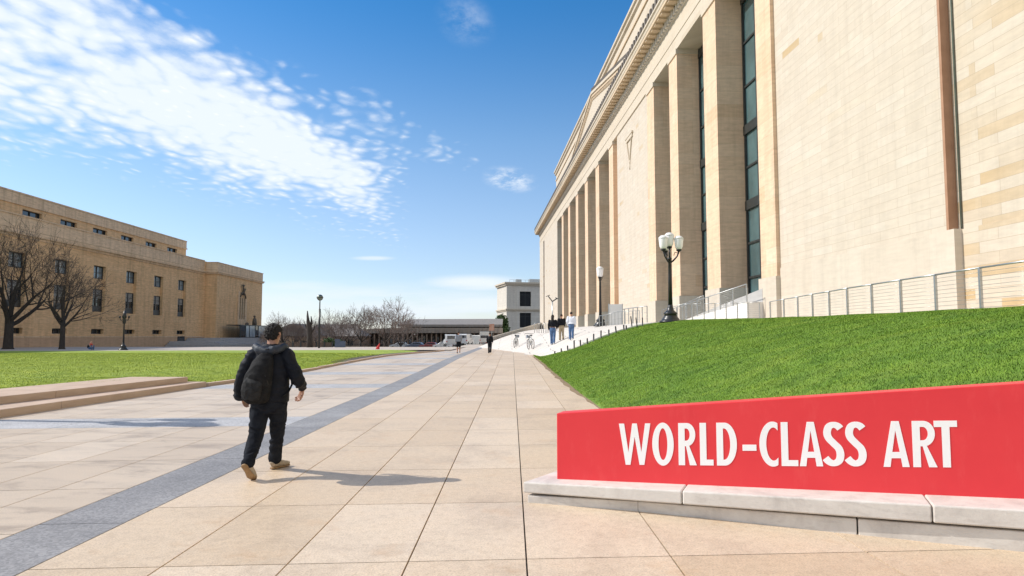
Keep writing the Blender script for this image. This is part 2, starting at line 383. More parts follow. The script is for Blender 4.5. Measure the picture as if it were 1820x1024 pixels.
XL = [-9.35, -8.55, -7.74, -6.95, -6.2, -5.4, -4.62]
XR = [-2.36, -1.53, -.715, .1, 1.12, 2.55, 4.0, 5.5, 7]
BAND = (-3.9, -3.22)
CB = [(12.3, 13.65), (20.95, 22.5), (27.4, 29.0), (34.4, 36.1), (41.6, 43.2), (49, 50.6), (56.5, 58)]
def xmax(Y): return 99 if Y < 9 else 1.87 - .42 * max(0, (Y - 15)) / 31 if Y < 46 else max(-4, 1.8 - (Y - 46) * 5.8 / 34) + .12
def slabs(name, xl, y0, y1, shear, mat, lines, keep, dz=0.0, jw=.006):
    vs = []; fs = []; tv = []
    for i in range(len(xl) - 1):
        for k in range(len(lines) - 1):
            a, b_ = lines[k], lines[k + 1]
            cx = (xl[i] + xl[i + 1]) / 2; cy = (a + b_) / 2 + shear * cx
            if not keep(cx, cy): continue
            c = []
            for (x, y) in ((xl[i] + jw, a + jw), (xl[i + 1] - jw, a + jw), (xl[i + 1] - jw, b_ - jw), (xl[i] + jw, b_ - jw)):
                Y = y + shear * x; xx = min(x, xmax(Y)); c.append((xx, Y, (G(xx, Y) if Y > 9 else 0) + dz))
            o = len(vs); lip = .0
            vs += c + [(p[0], p[1], p[2] - .03) for p in c]
            fs += [(o, o + 1, o + 2, o + 3), (o, o + 4, o + 5, o + 1), (o + 1, o + 5, o + 6, o + 2), (o + 2, o + 6, o + 7, o + 3), (o + 3, o + 7, o + 4, o)]
            t = random.random(); tv += [t] * 5
    m = MB(); m.add(vs, fs); ob = m.build(name, mat); face_attr(ob.data, tv); return ob
cross = [4.86 - 1.66 * 4 + 1.66 * k for k in range(48)]
cross = [c + random.uniform(-.06, .06) for c in cross]
def keepR(x, y):
    if y > 46: return x < (max(-4, 1.8 - (y - 46) * 5.8 / 34)) + .6
    if y > 8: return x < 2
    return x < 2 or y < 6.5 - .42 * (x - .1) + 1.1
struct(slabs('paving', [BAND[1]] + XR, 0, 0, .065, M['pave'], cross, keepR))
lines = []
for i, (a, b_) in enumerate([(-4, -4)] + CB):
    nxt = CB[i][0] if i < len(CB) else 75
    if i == 0: seg = [nxt - 1.62 * k for k in range(10, -1, -1)]
    else: n = max(1, round((nxt - b_) / 1.8)); seg = [b_ + (nxt - b_) * k / n for k in range(n + 1)]
    lines.append(seg)
allv = None
first = True
def left_edge(Y):
    pts = [(0, -9.9), (5, -9.95), (13.1, -9.7), (20.9, -9.33), (21.0, -9.2), (28.3, -8.62), (36, -8.5), (46.2, -8.3), (52, -7.6), (60, -6.4), (75, -6)]
    for (a, xa), (b_, xb) in zip(pts, pts[1:]):
        if Y <= b_: return xa + (xb - xa) * (Y - a) / (b_ - a)
    return pts[-1][1]
XLL = [-10.2, -9.35, -8.55, -7.74, -6.95, -6.2, -5.4, -4.62, BAND[0]]
parts = []
for seg in lines:
    parts.append((seg, ))
def merge_slabs(name, segs, mat, xl, shear, keep):
    big = []
    m = MB(); tv = []
    for seg in segs:
        for i in range(len(xl) - 1):
            for k in range(len(seg) - 1):
                cx = (xl[i] + xl[i + 1]) / 2; cy = (seg[k] + seg[k + 1]) / 2 + shear * cx
                if not keep(xl[i + 1], cy): continue
                c = []; jw = .006
                for (x, y) in ((xl[i] + jw, seg[k] + jw), (xl[i + 1] - jw, seg[k] + jw), (xl[i + 1] - jw, seg[k + 1] - jw), (xl[i] + jw, seg[k + 1] - jw)):
                    Y = y + shear * x; xx = max(x, left_edge(Y) + .0); c.append((xx, Y, G(xx, Y)))
                m.add(c + [(p[0], p[1], p[2] - .03) for p in c], [(0, 1, 2, 3), (0, 4, 5, 1), (1, 5, 6, 2), (2, 6, 7, 3), (3, 7, 4, 0)])
                tv += [random.random()] * 5
    ob = m.build(name, mat); face_attr(ob.data, tv); return ob
sh2 = .09
kp = lambda x, y: x > left_edge(y) + .05
struct(merge_slabs('side_paving', lines, M['pave_left'], XLL, sh2, kp))
bandsegs = [[a, b_] for a, b_ in CB]
XB = [-10.2] + [-9.35 + 1.6 * k for k in range(4)] + [BAND[0]]
M['band_light'] = M['band'].copy(); M['band_light'].name = 'pale blue grey granite'
for n_ in M['band_light'].node_tree.nodes:
    if n_.type == 'VALTORGB' and abs(n_.color_ramp.elements[0].color[0] - .255) < .001:
        n_.color_ramp.elements[0].color = (.40, .395, .395, 1); n_.color_ramp.elements[1].color = (.45, .44, .44, 1)
struct(merge_slabs('paving_cross_bands', bandsegs, M['band_light'], XB, sh2, kp))
bl = [-6 + 3.0 * k for k in range(30)]
struct(slabs('paving_band', [BAND[0], BAND[1]], 0, 0, .065, M['band'], bl, lambda x, y: True))
# bedding under the slabs, seen in the joints
rows = [[(x, Y, (G(x, Y) if Y > 9 else 0) - .022) for x in np.linspace(-10.2, max(1.9, min(7, .1 + (7.2 - Y) / .42)) if Y < 46 else min(1.9, xmax(Y)), 30)] for Y in list(np.arange(-6, 12, .5)) + list(range(12, 80, 2))]
struct(grid_mesh('paving_joints', rows, simple('joint sand', (.10, .08, .065), (.06, .05, .04), 9, .95)))
# far plaza beyond the slabs
M['far_pave'] = simple('far plaza concrete', (.52, .45, .385), (.46, .395, .33), 2, .85, .1, 8)
rows = [[(x, Y, G(min(x, -4), Y) - .014 - (2.4 * sm((Y - 112) / 30))) for x in np.linspace(-7, 3, 8)] for Y in (70, 80, 90, 100, 110, 115, 120, 130, 145)]
struct(grid_mesh('far_plaza', rows, M['far_pave']))

# ---- right hand lawn
def xr(Y):
    if Y <= 17: return 11.75
    if Y <= 35.2: return 11.75 + (Y - 17) * .1125
    pts = [(35.2, 13.8), (35.4, 8.3), (35.9, 3.75), (36.7, 3.0), (39, 2.44), (42, 2.0), (46, 1.52)]
    for (a, xa), (b_, xb) in zip(pts, pts[1:]):
        if Y <= b_: return xa + (xb - xa) * (Y - a) / (b_ - a)
    return 1.52
def xl(Y):
    e = 1.87 - .42 * max(0, (Y - 15)) / 31
    if Y < 6.9: e = max(e, .55 + (6.75 - Y) / .433 + .35)
    return e
Ys = list(np.arange(1.5, 35, .5)) + [35.2, 35.3, 35.4, 35.6, 35.9, 36.3, 36.7, 37.5, 38.2, 39, 40, 41, 42, 43, 44, 45, 46]
rows = []
for Y in Ys:
    a, b_ = xl(Y), xr(Y); a = min(a, b_ - .02)
    r = [(a, Y, G(a, Y) - .03)]
    for t in np.linspace(0, 1, 50):
        x = a + (b_ - a) * t
        r.append((x, Y, G(x, Y) + .035 * min(1, t * 20 + .3) + .05 * (MN.noise(Vector((x * .35, Y * .35, 0))) * (1 if t > .05 else 0))))
    r.append((b_, Y, G(b_, Y) - .03)); rows.append(r)
struct(grid_mesh('lawn_right', rows, M['grass_base']))
rows = []
for Y in np.arange(6.9, 46.1, .4):
    w = .10 + .09 * MN.noise(Vector((3.1, Y * .9, 0)))
    a = xl(Y); rows.append([(a - w - .03, Y, G(a - w, Y) + .004), (a + .12, Y, G(a, Y) + .03)])
struct(grid_mesh('soil_edge', rows, M['soil']))

def blades(name, n, samp, mat, hgt, wid):
    X, Y, Z, D = samp(n); n = len(X)
    ang = np.random.rand(n) * 2 * pi; h = hgt * (.55 + .8 * np.random.rand(n)); w = wid * (1 + D / 16)
    h = h * (1 + D / 80)
    lean = (np.random.rand(n) - .5) * 1.0 * h; lean2 = (np.random.rand(n) - .5) * 1.0 * h
    v = np.empty((n, 3, 3))
    v[:, 0] = np.c_[X - np.cos(ang) * w / 2, Y - np.sin(ang) * w / 2, Z]
    v[:, 1] = np.c_[X + np.cos(ang) * w / 2, Y + np.sin(ang) * w / 2, Z]
    v[:, 2] = np.c_[X + lean, Y + lean2, Z + h]
    me = bpy.data.meshes.new(name); me.vertices.add(3 * n); me.vertices.foreach_set('co', v.reshape(-1))
    me.loops.add(3 * n); me.loops.foreach_set('vertex_index', np.arange(3 * n, dtype=np.int32))
    me.polygons.add(n); me.polygons.foreach_set('loop_start', np.arange(0, 3 * n, 3, dtype=np.int32))
    me.materials.append(mat); me.update(calc_edges=True)
    nr = np.c_[.35 * (np.random.rand(n) - .5), .35 * (np.random.rand(n) - .5), np.ones(n)]; nr /= np.linalg.norm(nr, axis=1)[:, None]
    me.normals_split_custom_set(np.repeat(nr, 3, axis=0).tolist())
    t = np.random.rand(n) ** 1.3; face_attr(me, t.astype(np.float32))
    o = bpy.data.objects.new(name, me); C.objects.link(o); o['kind'] = 'stuff'; return o
Gv = np.vectorize(G)
def samp_right(n):
    Y = 5.5 + 41 * np.random.rand(n * 3) ** 1.5
    a = np.array([xl(y) for y in Y]); b_ = np.array([xr(y) for y in Y])
    X = a - .06 + (b_ - a + .08) * np.random.rand(len(Y))
    ok = (b_ > a) & (np.random.rand(len(Y)) < (b_ - a) / 12) & (X / Y < .80) & (X > a + .18 * np.random.rand(len(Y)) ** 2 * np.array([MN.noise(Vector((9.1, y * 1.3, 0))) + .6 for y in Y]) - .05)
    X, Y = X[ok][:n], Y[ok][:n]
    Z = Gv(X, Y) + .045 + np.array([.05 * (lambda q: max(q, 0) if x < xl(y) + .09 * (xr(y) - xl(y)) else q)(MN.noise(Vector((x * .35, y * .35, 0)))) for x, y in zip(X, Y)])
    return X, Y, Z, Y
blades('grass_right', 520000, samp_right, M['grass_blade'], .020, .0048)

# ---- left lawn
def lxr(Y):
    pts = [(3, -13.2), (5, -13), (15.88, -11.85), (21.0, -10.15), (21.15, -9.45), (28.3, -8.75), (36, -8.63), (46.2, -8.43), (52, -7.75), (58, -6.6), (62, -6.2), (80, -6)]
    for (a, xa), (b_, xb) in zip(pts, pts[1:]):
        if Y <= b_: return xa + (xb - xa) * (Y - a) / (b_ - a)
    return -6
def farY(x): return 57.5 + (x + 45) * .15
LZ = .27
def lz(x, Y): return .10 + (LZ - .10) * sm((lxr(min(Y, 60)) - x) / 5) if Y > 21.1 else .285 - .02 * sm((lxr(Y) - x) / 5)
rows = []
for Y in list(range(3, 21, 2)) + [21, 21.15] + list(range(22, 52, 2)) + [52, 54, 56, 57, 58, 59, 60, 61, 62, 63]:
    b_ = lxr(Y); r = [(b_, Y, lz(b_, Y) - .25)]
    for t in np.linspace(0, 1, 60) ** 1.6:
        x = b_ - t * 75; y = min(Y, farY(x)) if Y > 50 else Y
        r.append((x, y, lz(x, Y) + .015 * MN.noise(Vector((x * .3, Y * .3, 5)))))
    rows.append(r)
struct(grid_mesh('lawn_left', rows, M['grass_base_left']))
def samp_left(n):
    Y = 11 + 40 * np.random.rand(n * 3) ** 1.7
    b_ = np.array([lxr(y) for y in Y]); X = b_ - 40 * np.random.rand(len(Y)) ** 1.3
    ok = (X / Y > -.80)
    X, Y = X[ok][:n], Y[ok][:n]
    Z = np.array([lz(x, y) + .015 * MN.noise(Vector((x * .3, y * .3, 5))) for x, y in zip(X, Y)]) + .012
    return X, Y, Z, Y
blades('grass_left', 260000, samp_left, M['grass_blade_left'], .017, .005)
rows = [[(x, y0 + (x + 45) * k, z) for x in np.linspace(-130, -5.6, 14)] for y0, k, z in ((57.3, .15, .262), (60.5, .1, .262), (74, 0, .262), (84, 0, .2))]
struct(grid_mesh('lawn_path', rows, M['far_pave']))
# kerb along the lawn and low steps
kp_pts = [(21.1, -9.33), (28.3, -8.62), (36, -8.5), (46.2, -8.3), (52, -7.6), (58, -6.45), (62, -6.1)]
kb = thing('lawn_kerb', 'low pink stone kerb running along the edge of the left lawn', 'kerb', (-9.33, 21.1, 0))
m = MB()
for (a, xa), (b_, xb) in zip(kp_pts, kp_pts[1:]):
    n = max(1, round((b_ - a) / 2.4))
    for i in range(n):
        y0 = a + (b_ - a) * i / n + .01; y1 = a + (b_ - a) * (i + 1) / n - .01
        x0 = xa + (xb - xa) * i / n; x1 = xa + (xb - xa) * (i + 1) / n; z0 = G(x0, y0)
        m.prism([(x0 - .16, y0), (x0 + .02, y0), (x1 + .02, y1), (x1 - .16, y1)], z0 - .05, z0 + .10)
m.build('kerb_stones', M['step'], kb, (-9.33, 21.1, 0))
st = thing('stone_steps', 'two long low pink stone steps beside the left lawn', 'steps', (-9.7, 13, 0))
def stepseg(name, xa, ya, xb, yb, z0, z1, depth, cuts):
    for i in range(len(cuts) - 1):
        t0, t1 = cuts[i], cuts[i + 1]
        p = lambda t: (xa + (xb - xa) * t, ya + (yb - ya) * t)
        a, b_ = p(t0), p(t1)
        m = MB(); m.prism([(a[0] - depth, a[1] + .008), (a[0], a[1] + .008), (b_[0], b_[1] - .008), (b_[0] - depth, b_[1] - .008)], z0, z1)
        bevel(m.build(name, M['step'], st, (-9.7, 13, 0)), .012)
stepseg('step', -10.1, 4.5, -9.33, 21.0, -.05, .155, 1.5, [0, .3, .62, 1])
stepseg('step', -11.4, 4.5, -9.78, 20.75, .15, .315, 1.75, [0, .33, .68, 1])

# ------------------------------------------------------------------ right building (museum)
TH = atan(60 / f)
mus = thing('museum_building', 'monumental cream limestone building with tall square piers, dark glass bays and pediment roof', 'building', (17, 0, 0), TH)
def pm_(name, mb, mat, par=None): return mb.build(name, mat, par or mus)
EB = 26.2; PZ = 5.4
# solid near walls, slightly stepped planes
pm_('wall', MB().box(.5, 6, -14, 24.8, -.5, 30), M['stone2'])
pm_('wall', MB().box(.22, 6, 24.8, 38.75, -.5, 30), M['stone'])
pm_('corner_pier', MB().box(0, 2.3, 38.75, 40.9, 4.94, EB), M['pier'])
# plinth courses
pm_('plinth', MB().box(.42, .8, -14, 24.5, -.5, PZ - .02), M['stone2'])
pm_('plinth', MB().box(.12, .8, 24.4, 38.6, -.5, PZ), M['plinth'])
pm_('plinth', MB().box(-.14, 2.3, 38.6, 41.0, -.5, 4.95), M['plinth'])
pm_('wall_strip', MB().box(.14, .9, 24.68, 24.81, PZ, 29.4), simple('shade brown wall return', (.42, .24, .15), (.34, .185, .11), 2, .85, .2, 20))  # shade of the wall's return face, put into the strip's brown colour
m = MB(); m.tube([(.45, 24.46, 5.0), (.45, 24.46, 29)], .035, 8); pm_('drainpipe', m, simple('verdigris pipe', (.16, .19, .16), (.10, .12, .10), 3, .6))
# piers
pier_y = [(47.75, 50.5), (57.3, 59.75), (65.05, 67.7), (85.2, 87.9), (95.3, 98.1), (105.3, 108.1), (115.5, 118.3), (125.7, 128.5), (135.7, 138.4)]
for i, (a, b_) in enumerate(pier_y):
    pm_('pier', MB().box(0, 2.05, a, b_, 4.9, EB), M['pier'])
    pm_('pier_base', MB().box(-.16, 2.05, a - .12, b_ + .14, .0, 4.9), M['plinth'])
    pm_('pier_cap', MB().box(-.10, 2.03, a - .08, b_ + .08, EB - .42, EB - .002), M['trim'])
# blank panels
pm_('blank_wall', MB().box(.12, 5, 68.2, 83.2, 4.9, EB), M['stone'])
pm_('blank_wall', MB().box(.5, 3, 67.7, 68.2, 4.9, EB), M['pier'])
pm_('blank_wall', MB().box(.9, 3, 83.2, 85.2, 4.9, EB), M['pier'])
pm_('blank_wall', MB().box(.0, 5, 146.3, 175, 4.9, EB), M['stone'])
pm_('blank_wall', MB().box(.0, 8, 177.8, 188.4, 4.9, EB), M['stone'])
pm_('plinth', MB().box(-.16, 5, 67.86, 85.0, 0, 4.9), M['plinth'])
pm_('plinth', MB().box(-.16, 8, 146, 188.6, 0, 4.9), M['plinth'])
pm_('rear_wall', MB().box(5.0, 9, 38.75, 188.3, -.5, 30), M['pier'])
# glass bays
bays = [(40.9, 47.75), (50.5, 57.3), (59.75, 65.05), (87.9, 95.3), (98.1, 105.3), (108.1, 115.5), (118.3, 125.7), (128.5, 135.7), (138.4, 146.3)]
for (a, b_) in bays:
    w = pm_('window', MB().box(2.0, 2.1, a, b_, 2.2, EB), M['glass'])
    m = MB()
    for k, y in enumerate(np.linspace(a + .12, b_ - .12, 4)): m.box(1.88, 2.02, y - .09, y + .09, 2.2, EB)
    for z in (22.4, 19.2, 13.4, 8.0, 5.6): m.box(1.90, 2.01, a, b_, z - .07, z + .07)
    m.build('mullions', M['dark_metal'], w)
    m = MB()
    for z in (16.1, 10.7, 25.7): m.box(1.84, 2.03, a, b_, z - .33, z + .33)
    each('spandrel', m, M['dark_metal'], w)
# stone header behind the entablature soffit
pm_('soffit', MB().box(.05, 5, 38.75, 188.3, EB, EB + .3), M['trim'])
# entablature
pm_('architrave', MB().box(0.0, .5, 38.75, 188.6, EB + .003, 27.6).box(-.05, .3, 38.6, 188.65, 27.3, 27.62), M['trim'])
pm_('frieze', MB().box(.03, .5, 38.75, 188.5, 27.6, 29.0), M['trim'])
pm_('entablature_wall', MB().box(.14, .6, -14, 38.75, 27.2, 30), M['trim'])
m = MB(); m.box(-.10, .5, -14, 188.7, 29.0, 29.75); 
pm_('bed_mould', m, M['grey_stone'])
m = MB(); y = -6.0
while y < 188:
    m.box(-.34, -.10, y, y + .34, 29.08, 29.72); y += .66
pm_('dentils', m, M['grey_stone'])['kind'] = 'stuff'
M['soff'] = simple('warm cornice soffit', (.62, .49, .34), (.54, .41, .28), 3, .85, .2, 20)
m = MB(); m.box(-1.2, .4, -14, 189.5, 29.76, 30.02)
y = -6.0
while y < 189: m.box(-1.08, -.12, y, y + .5, 29.60, 29.76); y += 1.1
pm_('cornice_soffit', m, M['soff'])
pm_('cornice', MB().extr([(-1.2, 30.02), (-1.26, 30.1), (-1.3, 30.35), (-1.42, 30.42), (-1.42, 30.62), (.6, 30.62), (.6, 30.02)], -14, 189.8), M['trim'])
m = MB(); y = -6.0
while y < 189: m.prism([(-1.40, y), (-1.1, y), (-1.1, y + .42), (-1.40, y + .42)], 30.62, 31.35); y += .95
pm_('antefixes', m, simple('dark antefix', (.20, .17, .14), (.12, .10, .085), 6, .7))['kind'] = 'stuff'  # row of dark teeth along the cornice edge
# attic and its mouldings
pm_('attic', MB().box(.85, 14, -14, 155.3, 30.3, 38.6), M['trim'])
pm_('attic_cornice', MB().extr([(.85, 38.3), (.60, 38.45), (.55, 38.8), (.35, 38.9), (.35, 39.25), (14, 39.25), (14, 38.3)], -14, 155.6), M['trim'])
pm_('attic_band', MB().box(.70, .85, -14, 155.4, 37.0, 37.25).box(.66, .85, -14, 155.4, 33.2, 33.4), M['soff'])
# pediment
ay, az = 98.2, 36.3
for nm, y0, y1 in (('pediment', 70.5, 126.0),):
    prof = [(y0, 30.62), (y1, 30.62), (ay, az)]
    vs = [(-.3, a, z) for a, z in prof] + [(.9, a, z) for a, z in prof]
    pm_('pediment', MB().add(vs, [(0, 2, 1), (3, 4, 5), (0, 1, 4, 3), (1, 2, 5, 4), (2, 0, 3, 5)]), M['trim'])
def rake(ya, za, yb, zb, nm, mat, x0, x1, lo, hi):
    vs = [(x, yy, zz + d) for x in (x0, x1) for yy, zz in ((ya, za), (yb, zb)) for d in (lo, hi)]
    pm_(nm, MB().add(vs, [(0, 1, 3, 2), (4, 6, 7, 5), (0, 4, 5, 1), (2, 3, 7, 6), (0, 2, 6, 4), (1, 5, 7, 3)]), mat)
for yb in (68.8, 127.8):
    rake(yb, 30.9, ay, az + .25, 'raking_cornice', M['soff'], -.45, .9, -.05, .32)
    rake(yb, 31.22, ay, az + .57, 'raking_cornice', M['trim'], -.6, .9, .003, .38)
m = MB(); n = 44
for i in range(n):
    t = (i + .5) / n; y = 69.4 + (ay - 69.4) * t; z = 31.6 + (az + .95 - 31.6) * t
    m.box(-.55, -.25, y - .17, y + .17, z - .05, z + .5)
each('antefix', m, bpy.data.materials['dark antefix'], mus)
m = MB()
for i in range(60):
    t = (i + .5) / 60; y = 127.4 + (ay - 127.4) * t; z = 30.85 + (az - .02 - 30.85) * t
    m.box(-.42, -.28, y - .12, y + .12, z - .25, z + .1)
    y = 69.4 + (ay - 69.4) * t; m.box(-.42, -.28, y - .12, y + .12, z - .25, z + .1)
pm_('pediment_dentils', m, M['soff'])['kind'] = 'stuff'
# carved console ornament on the blank wall
m = MB(); m.prism([(-.02, 74.6), (.12, 74.6), (.12, 77.7), (-.02, 77.7)], 23.7, 24.1); m.box(-.08, .12, 74.4, 77.9, 24.1, 24.3)
for a, b_ in (((75.0, 23.7), (76.0, 21.4)), ((77.3, 23.7), (76.3, 21.4))): m.bar((.06, a[0], a[1]), (.06, b_[0], b_[1]), .14)
m.ball((.1, 76.15, 21.2), (.12, .22, .3)); m.tube([(.08, 76.15, 21), (.08, 76.15, 20.3)], .07, 6)
pm_('carved_bracket', m, M['trim'])

# ------------------------------------------------------------------ left building
LB = thing('stone_office_building', 'long tan limestone building with recessed windows and setback top storey', 'building', (-55, 73, 0), 0)
LT = atan(5 / f)
LB.location = (-55, 0, 0); LB.rotation_euler = (0, 0, LT)
def lb(name, mb, mat, par=None): return mb.build(name, mat, par or LB)
# local: x=0 facade plane, +x toward the lawn, y along
wins = [(90 + 7.72 * k, 90 + 7.72 * k + 2.75) for k in range(-6, 4)]
ydiv = sorted([40] + [q for w in wins for q in w] + [124.3])
m = MB(); Zb = [(2.45, 4.8), ]
y = 36
for (a, b_) in wins:
    m.box(-.9, 0, y, a, 1.35, 15)            # solid wall between window bays
    m.box(-.9, 0, a, b_, 1.35, 1.8)
    m.box(-.9, 0, a, b_, 2.45, 4.75)
    m.box(-.9, -.42, a, b_, 7.8, 9.2)           # recessed spandrel
    m.box(-.9, 0, a, b_, 10.9, 15); y = b_
m.box(-.9, 0, y, 124.3, 1.35, 15)
lb('wall', m, M['tan'])
lb('core_wall', MB().box(-30, -.95, 36, 145.5, -1, 14.9), M['tan_base'])
lb('base_course', MB().box(-.9, .12, 36, 124.3, -1, 1.35), M['tan_base'])
lb('string_course', MB().box(-.1, .16, 36, 124.3, 1.35, 1.5), M['tan_trim'])
for (a, b_) in wins:
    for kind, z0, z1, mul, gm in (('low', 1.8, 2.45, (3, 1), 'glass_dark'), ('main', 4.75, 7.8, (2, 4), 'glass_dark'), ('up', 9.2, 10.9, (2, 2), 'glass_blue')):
        if b_ < 70: continue
        fr = MB(); fx = -.5; d = .07
        fr.box(fx, fx + .1, a, a + d * 2, z0, z1).box(fx, fx + .1, b_ - d * 2, b_, z0, z1).box(fx, fx + .1, a + d * 2, b_ - d * 2, z0, z0 + d * 1.5).box(fx, fx + .1, a + d * 2, b_ - d * 2, z1 - d * 1.5, z1)
        for k in range(1, mul[0]):
            yy = a + (b_ - a) * k / mul[0]; fr.box(fx + .01, fx + .09, yy - .06, yy + .06, z0 + d * 1.5, z1 - d * 1.5)
        for k in range(1, mul[1]):
            zz = z0 + (z1 - z0) * k / mul[1]; fr.box(fx + .02, fx + .08, a + d * 2, b_ - d * 2, zz - .035, zz + .035)
        w = lb('window', fr, M['dark_metal'])
        MB().box(fx - .06, fx - .01, a, b_, z0, z1).build('pane', M[gm], w)
        if kind == 'main':
            MB().box(fx - .005, fx + .008, a + .14, b_ - .14, z0 + 1.55 + random.random() * .6, z1 - .11).build('blind', simple('grey blind', (.30, .30, .28), (.22, .22, .21), 4, .6), w)
            MB().box(fx + .1, fx + .16, a + .05, b_ - .05, z0 + .1, z0 + .8).build('balustrade', M['dark_metal'], w)
# cornice + parapet
lb('cornice', MB().extr([(0, 12.55), (.12, 12.62), (.18, 12.8), (.42, 12.9), (.46, 13.12), (0.002, 13.2)], 36, 122.6), M['tan_trim'])
lb('parapet', MB().box(-1.0, .06, 36, 122.5, 13.12, 15.0).box(-1.1, .16, 36, 122.5, 15.0, 15.14), M['tan_trim'])
# setback top storey
aw = [(83.3 + 7.15 * k, 83.3 + 7.15 * k + 3.5) for k in range(-6, 6)]
m = MB(); y = 36
for a, b_ in aw:
    m.box(-5.8, -5, y, a, 15, 19); m.box(-5.8, -5, a, b_, 15, 16.45); m.box(-5.8, -5, a, b_, 17.15, 19); y = b_
m.box(-5.8, -5, y, 126, 15, 19)
lb('attic_wall', m, M['tan'])
for a, b_ in aw:
    if b_ < 70: continue
    w = lb('attic_window', MB().box(-5.4, -5.3, a, b_, 16.45, 16.53).box(-5.4, -5.3, a, b_, 17.07, 17.15).box(-5.4, -5.3, a, a + .1, 16.53, 17.07).box(-5.4, -5.3, b_ - .1, b_, 16.53, 17.07).box(-5.4, -5.3, (a + b_) / 2 - .04, (a + b_) / 2 + .04, 16.53, 17.07), M['dark_metal'])
    MB().box(-5.5, -5.42, a, b_, 16.45, 17.15).build('pane', M['glass_dark'], w)
lb('attic_cornice', MB().box(-5.2, -4.84, 36, 126.2, 17.55, 17.75).box(-5.2, -4.9, 36, 126.1, 18.95, 19.12).box(-5.2, -4.95, 36, 126.05, 17.75, 18.95), M['tan_trim'])
lb('attic_end_wall', MB().box(-24, -5.8, 125.2, 126, 15, 19).box(-24, -5.8, 36, 125.2, 18.7, 18.98), M['tan'])
# end pavilion
lb('pavilion_wall', MB().box(-14, 2.1, 123.2, 145.9, -1, 12.9), M['tan'])
lb('pavilion_cornice', MB().box(-14.2, 2.35, 122.95, 146.15, 12.75, 13.0).box(-14.3, 2.5, 122.8, 146.3, 13.0, 13.15), M['tan_trim'])
lb('pavilion_parapet', MB().box(-14, 2.16, 123.1, 145.95, 13.15, 14.8).box(-14.1, 2.24, 123.0, 146.05, 14.8, 14.92), M['tan_trim'])
# carved niche with figures on the pavilion
DBr = simple('dark weathered bronze', (.13, .11, .085), (.07, .06, .045), 6, .6, .2, 20)
ni = lb('carved_niche', MB().box(2.1, 2.35, 132.6, 133.3, 3.6, 10.2).box(2.1, 2.35, 136.2, 136.9, 3.6, 9.0).box(2.1, 2.3, 133.3, 136.2, 3.6, 4.8).box(2.1, 2.2, 133.3, 136.2, 2.9, 3.6), M['tan_trim'])
MB().box(2.11, 2.14, 133.3, 136.2, 4.8, 9.0).build('niche_recess', DBr, ni)
MB().box(2.14, 2.3, 134.1, 134.45, 4.8, 9.3).box(2.14, 2.3, 135.2, 135.5, 4.8, 9.0).build('niche_colonnette', M['tan_trim'], ni)
m = MB(); m.tube([(2.4, 133.4, 9.2), (2.4, 134.1, 9.9), (2.4, 134.8, 10.2), (2.4, 135.6, 9.8), (2.4, 136.2, 9.0)], .14, 6)
m.tube([(2.45, 134.6, 9.6), (2.5, 134.9, 10.6), (2.5, 134.5, 11.2), (2.5, 135.1, 11.5)], [.3, .2, .14, .08], 7); m.ball((2.5, 134.5, 11.45), .25)
m.tube([(2.4, 134.8, 10.8), (2.4, 135.5, 10.4), (2.4, 135.9, 10.9)], .1, 6)
m.build('carved_figure', DBr, ni)
lb('door', MB().box(.12, .2, 113.2, 115.6, .2, 1.45), M['glass_dark'])

def world_from_left(x, y, z): return Vector((-55 + x * cos(LT) - y * sin(LT), x * sin(LT) + y * cos(LT), z))
sc_ = thing('bronze_statue', 'dark bronze standing statue in front of the carved niche of the tan building', 'statue', world_from_left(4, 136.8, 1.2))
m = MB(); m.tube([(0, 0, 1.2), (0, 0, 2.2), (.02, 0, 3.0), (0, 0, 3.7), (0, 0, 3.95)], [.35, .42, .45, .35, .14], 10); m.ball((0, 0, 4.2), .24)
m.tube([(0, .35, 3.6), (.1, .5, 3.0), (.3, .35, 2.6)], .12, 7); m.tube([(0, -.35, 3.6), (.1, -.5, 3.0), (.3, -.35, 2.6)], .12, 7); m.build('figure', DBr, sc_)
MB().box(-.6, .6, -.6, .6, 0, 1.2).box(-.7, .7, -.7, .7, 1.1, 1.25).build('pedestal', M['tan_trim'], sc_)
s2 = thing('bronze_lion', 'low dark bronze animal sculpture left of the carved niche', 'statue', world_from_left(4, 132, 1.2))
m = MB(); m.tube([(0, -.7, 1.9), (0, 0, 2.0), (0, .6, 2.2)], [.35, .42, .4], 10); m.ball((0, .9, 2.6), .35)
for yy in (-.6, .6):
    for xx in (-.25, .25): m.tube([(xx, yy, 1.9), (xx, yy, 1.2)], .1, 6)
m.build('figure', DBr, s2); MB().box(-.5, .5, -1, 1.1, 0, 1.2).build('pedestal', M['tan_trim'], s2)
# entrance terrace, steps, glass vitrines
en = thing('entrance_terrace', 'grey stone entrance terrace with broad steps before the tan building', 'steps', world_from_left(0, 118, 0))
en.rotation_euler = (0, 0, LT)
m = MB()
for k in range(5): m.box(.3, 9.5 - k * .9, -9 + k * .6 + (5 if k > 2 else 0), 29, -.5 + (0 if k == 0 else 0), .15 + .26 * k + .002 * k)
m.build('terrace_steps', simple('pale grey granite', (.42, .42, .42), (.33, .33, .34), 2, .8), en)
gb = thing('glass_kiosk', 'row of pale glass panels with dark posts at the foot of the tan building', 'kiosk', world_from_left(5.5, 125.8, 1.2)); gb.rotation_euler = (0, 0, LT)
m = MB()
for yy in (0, 2.5, 4.4, 7.4, 9.0, 13.6, 17.6): m.box(-.1, .1, yy - .1, yy + .1, 0, 2.25)
m.box(-2.5, .12, -.1, 17.7, 2.25, 2.4); m.box(-.1, .1, -.1, 17.7, 0, .12); m.build('frame', M['dark_metal'], gb)
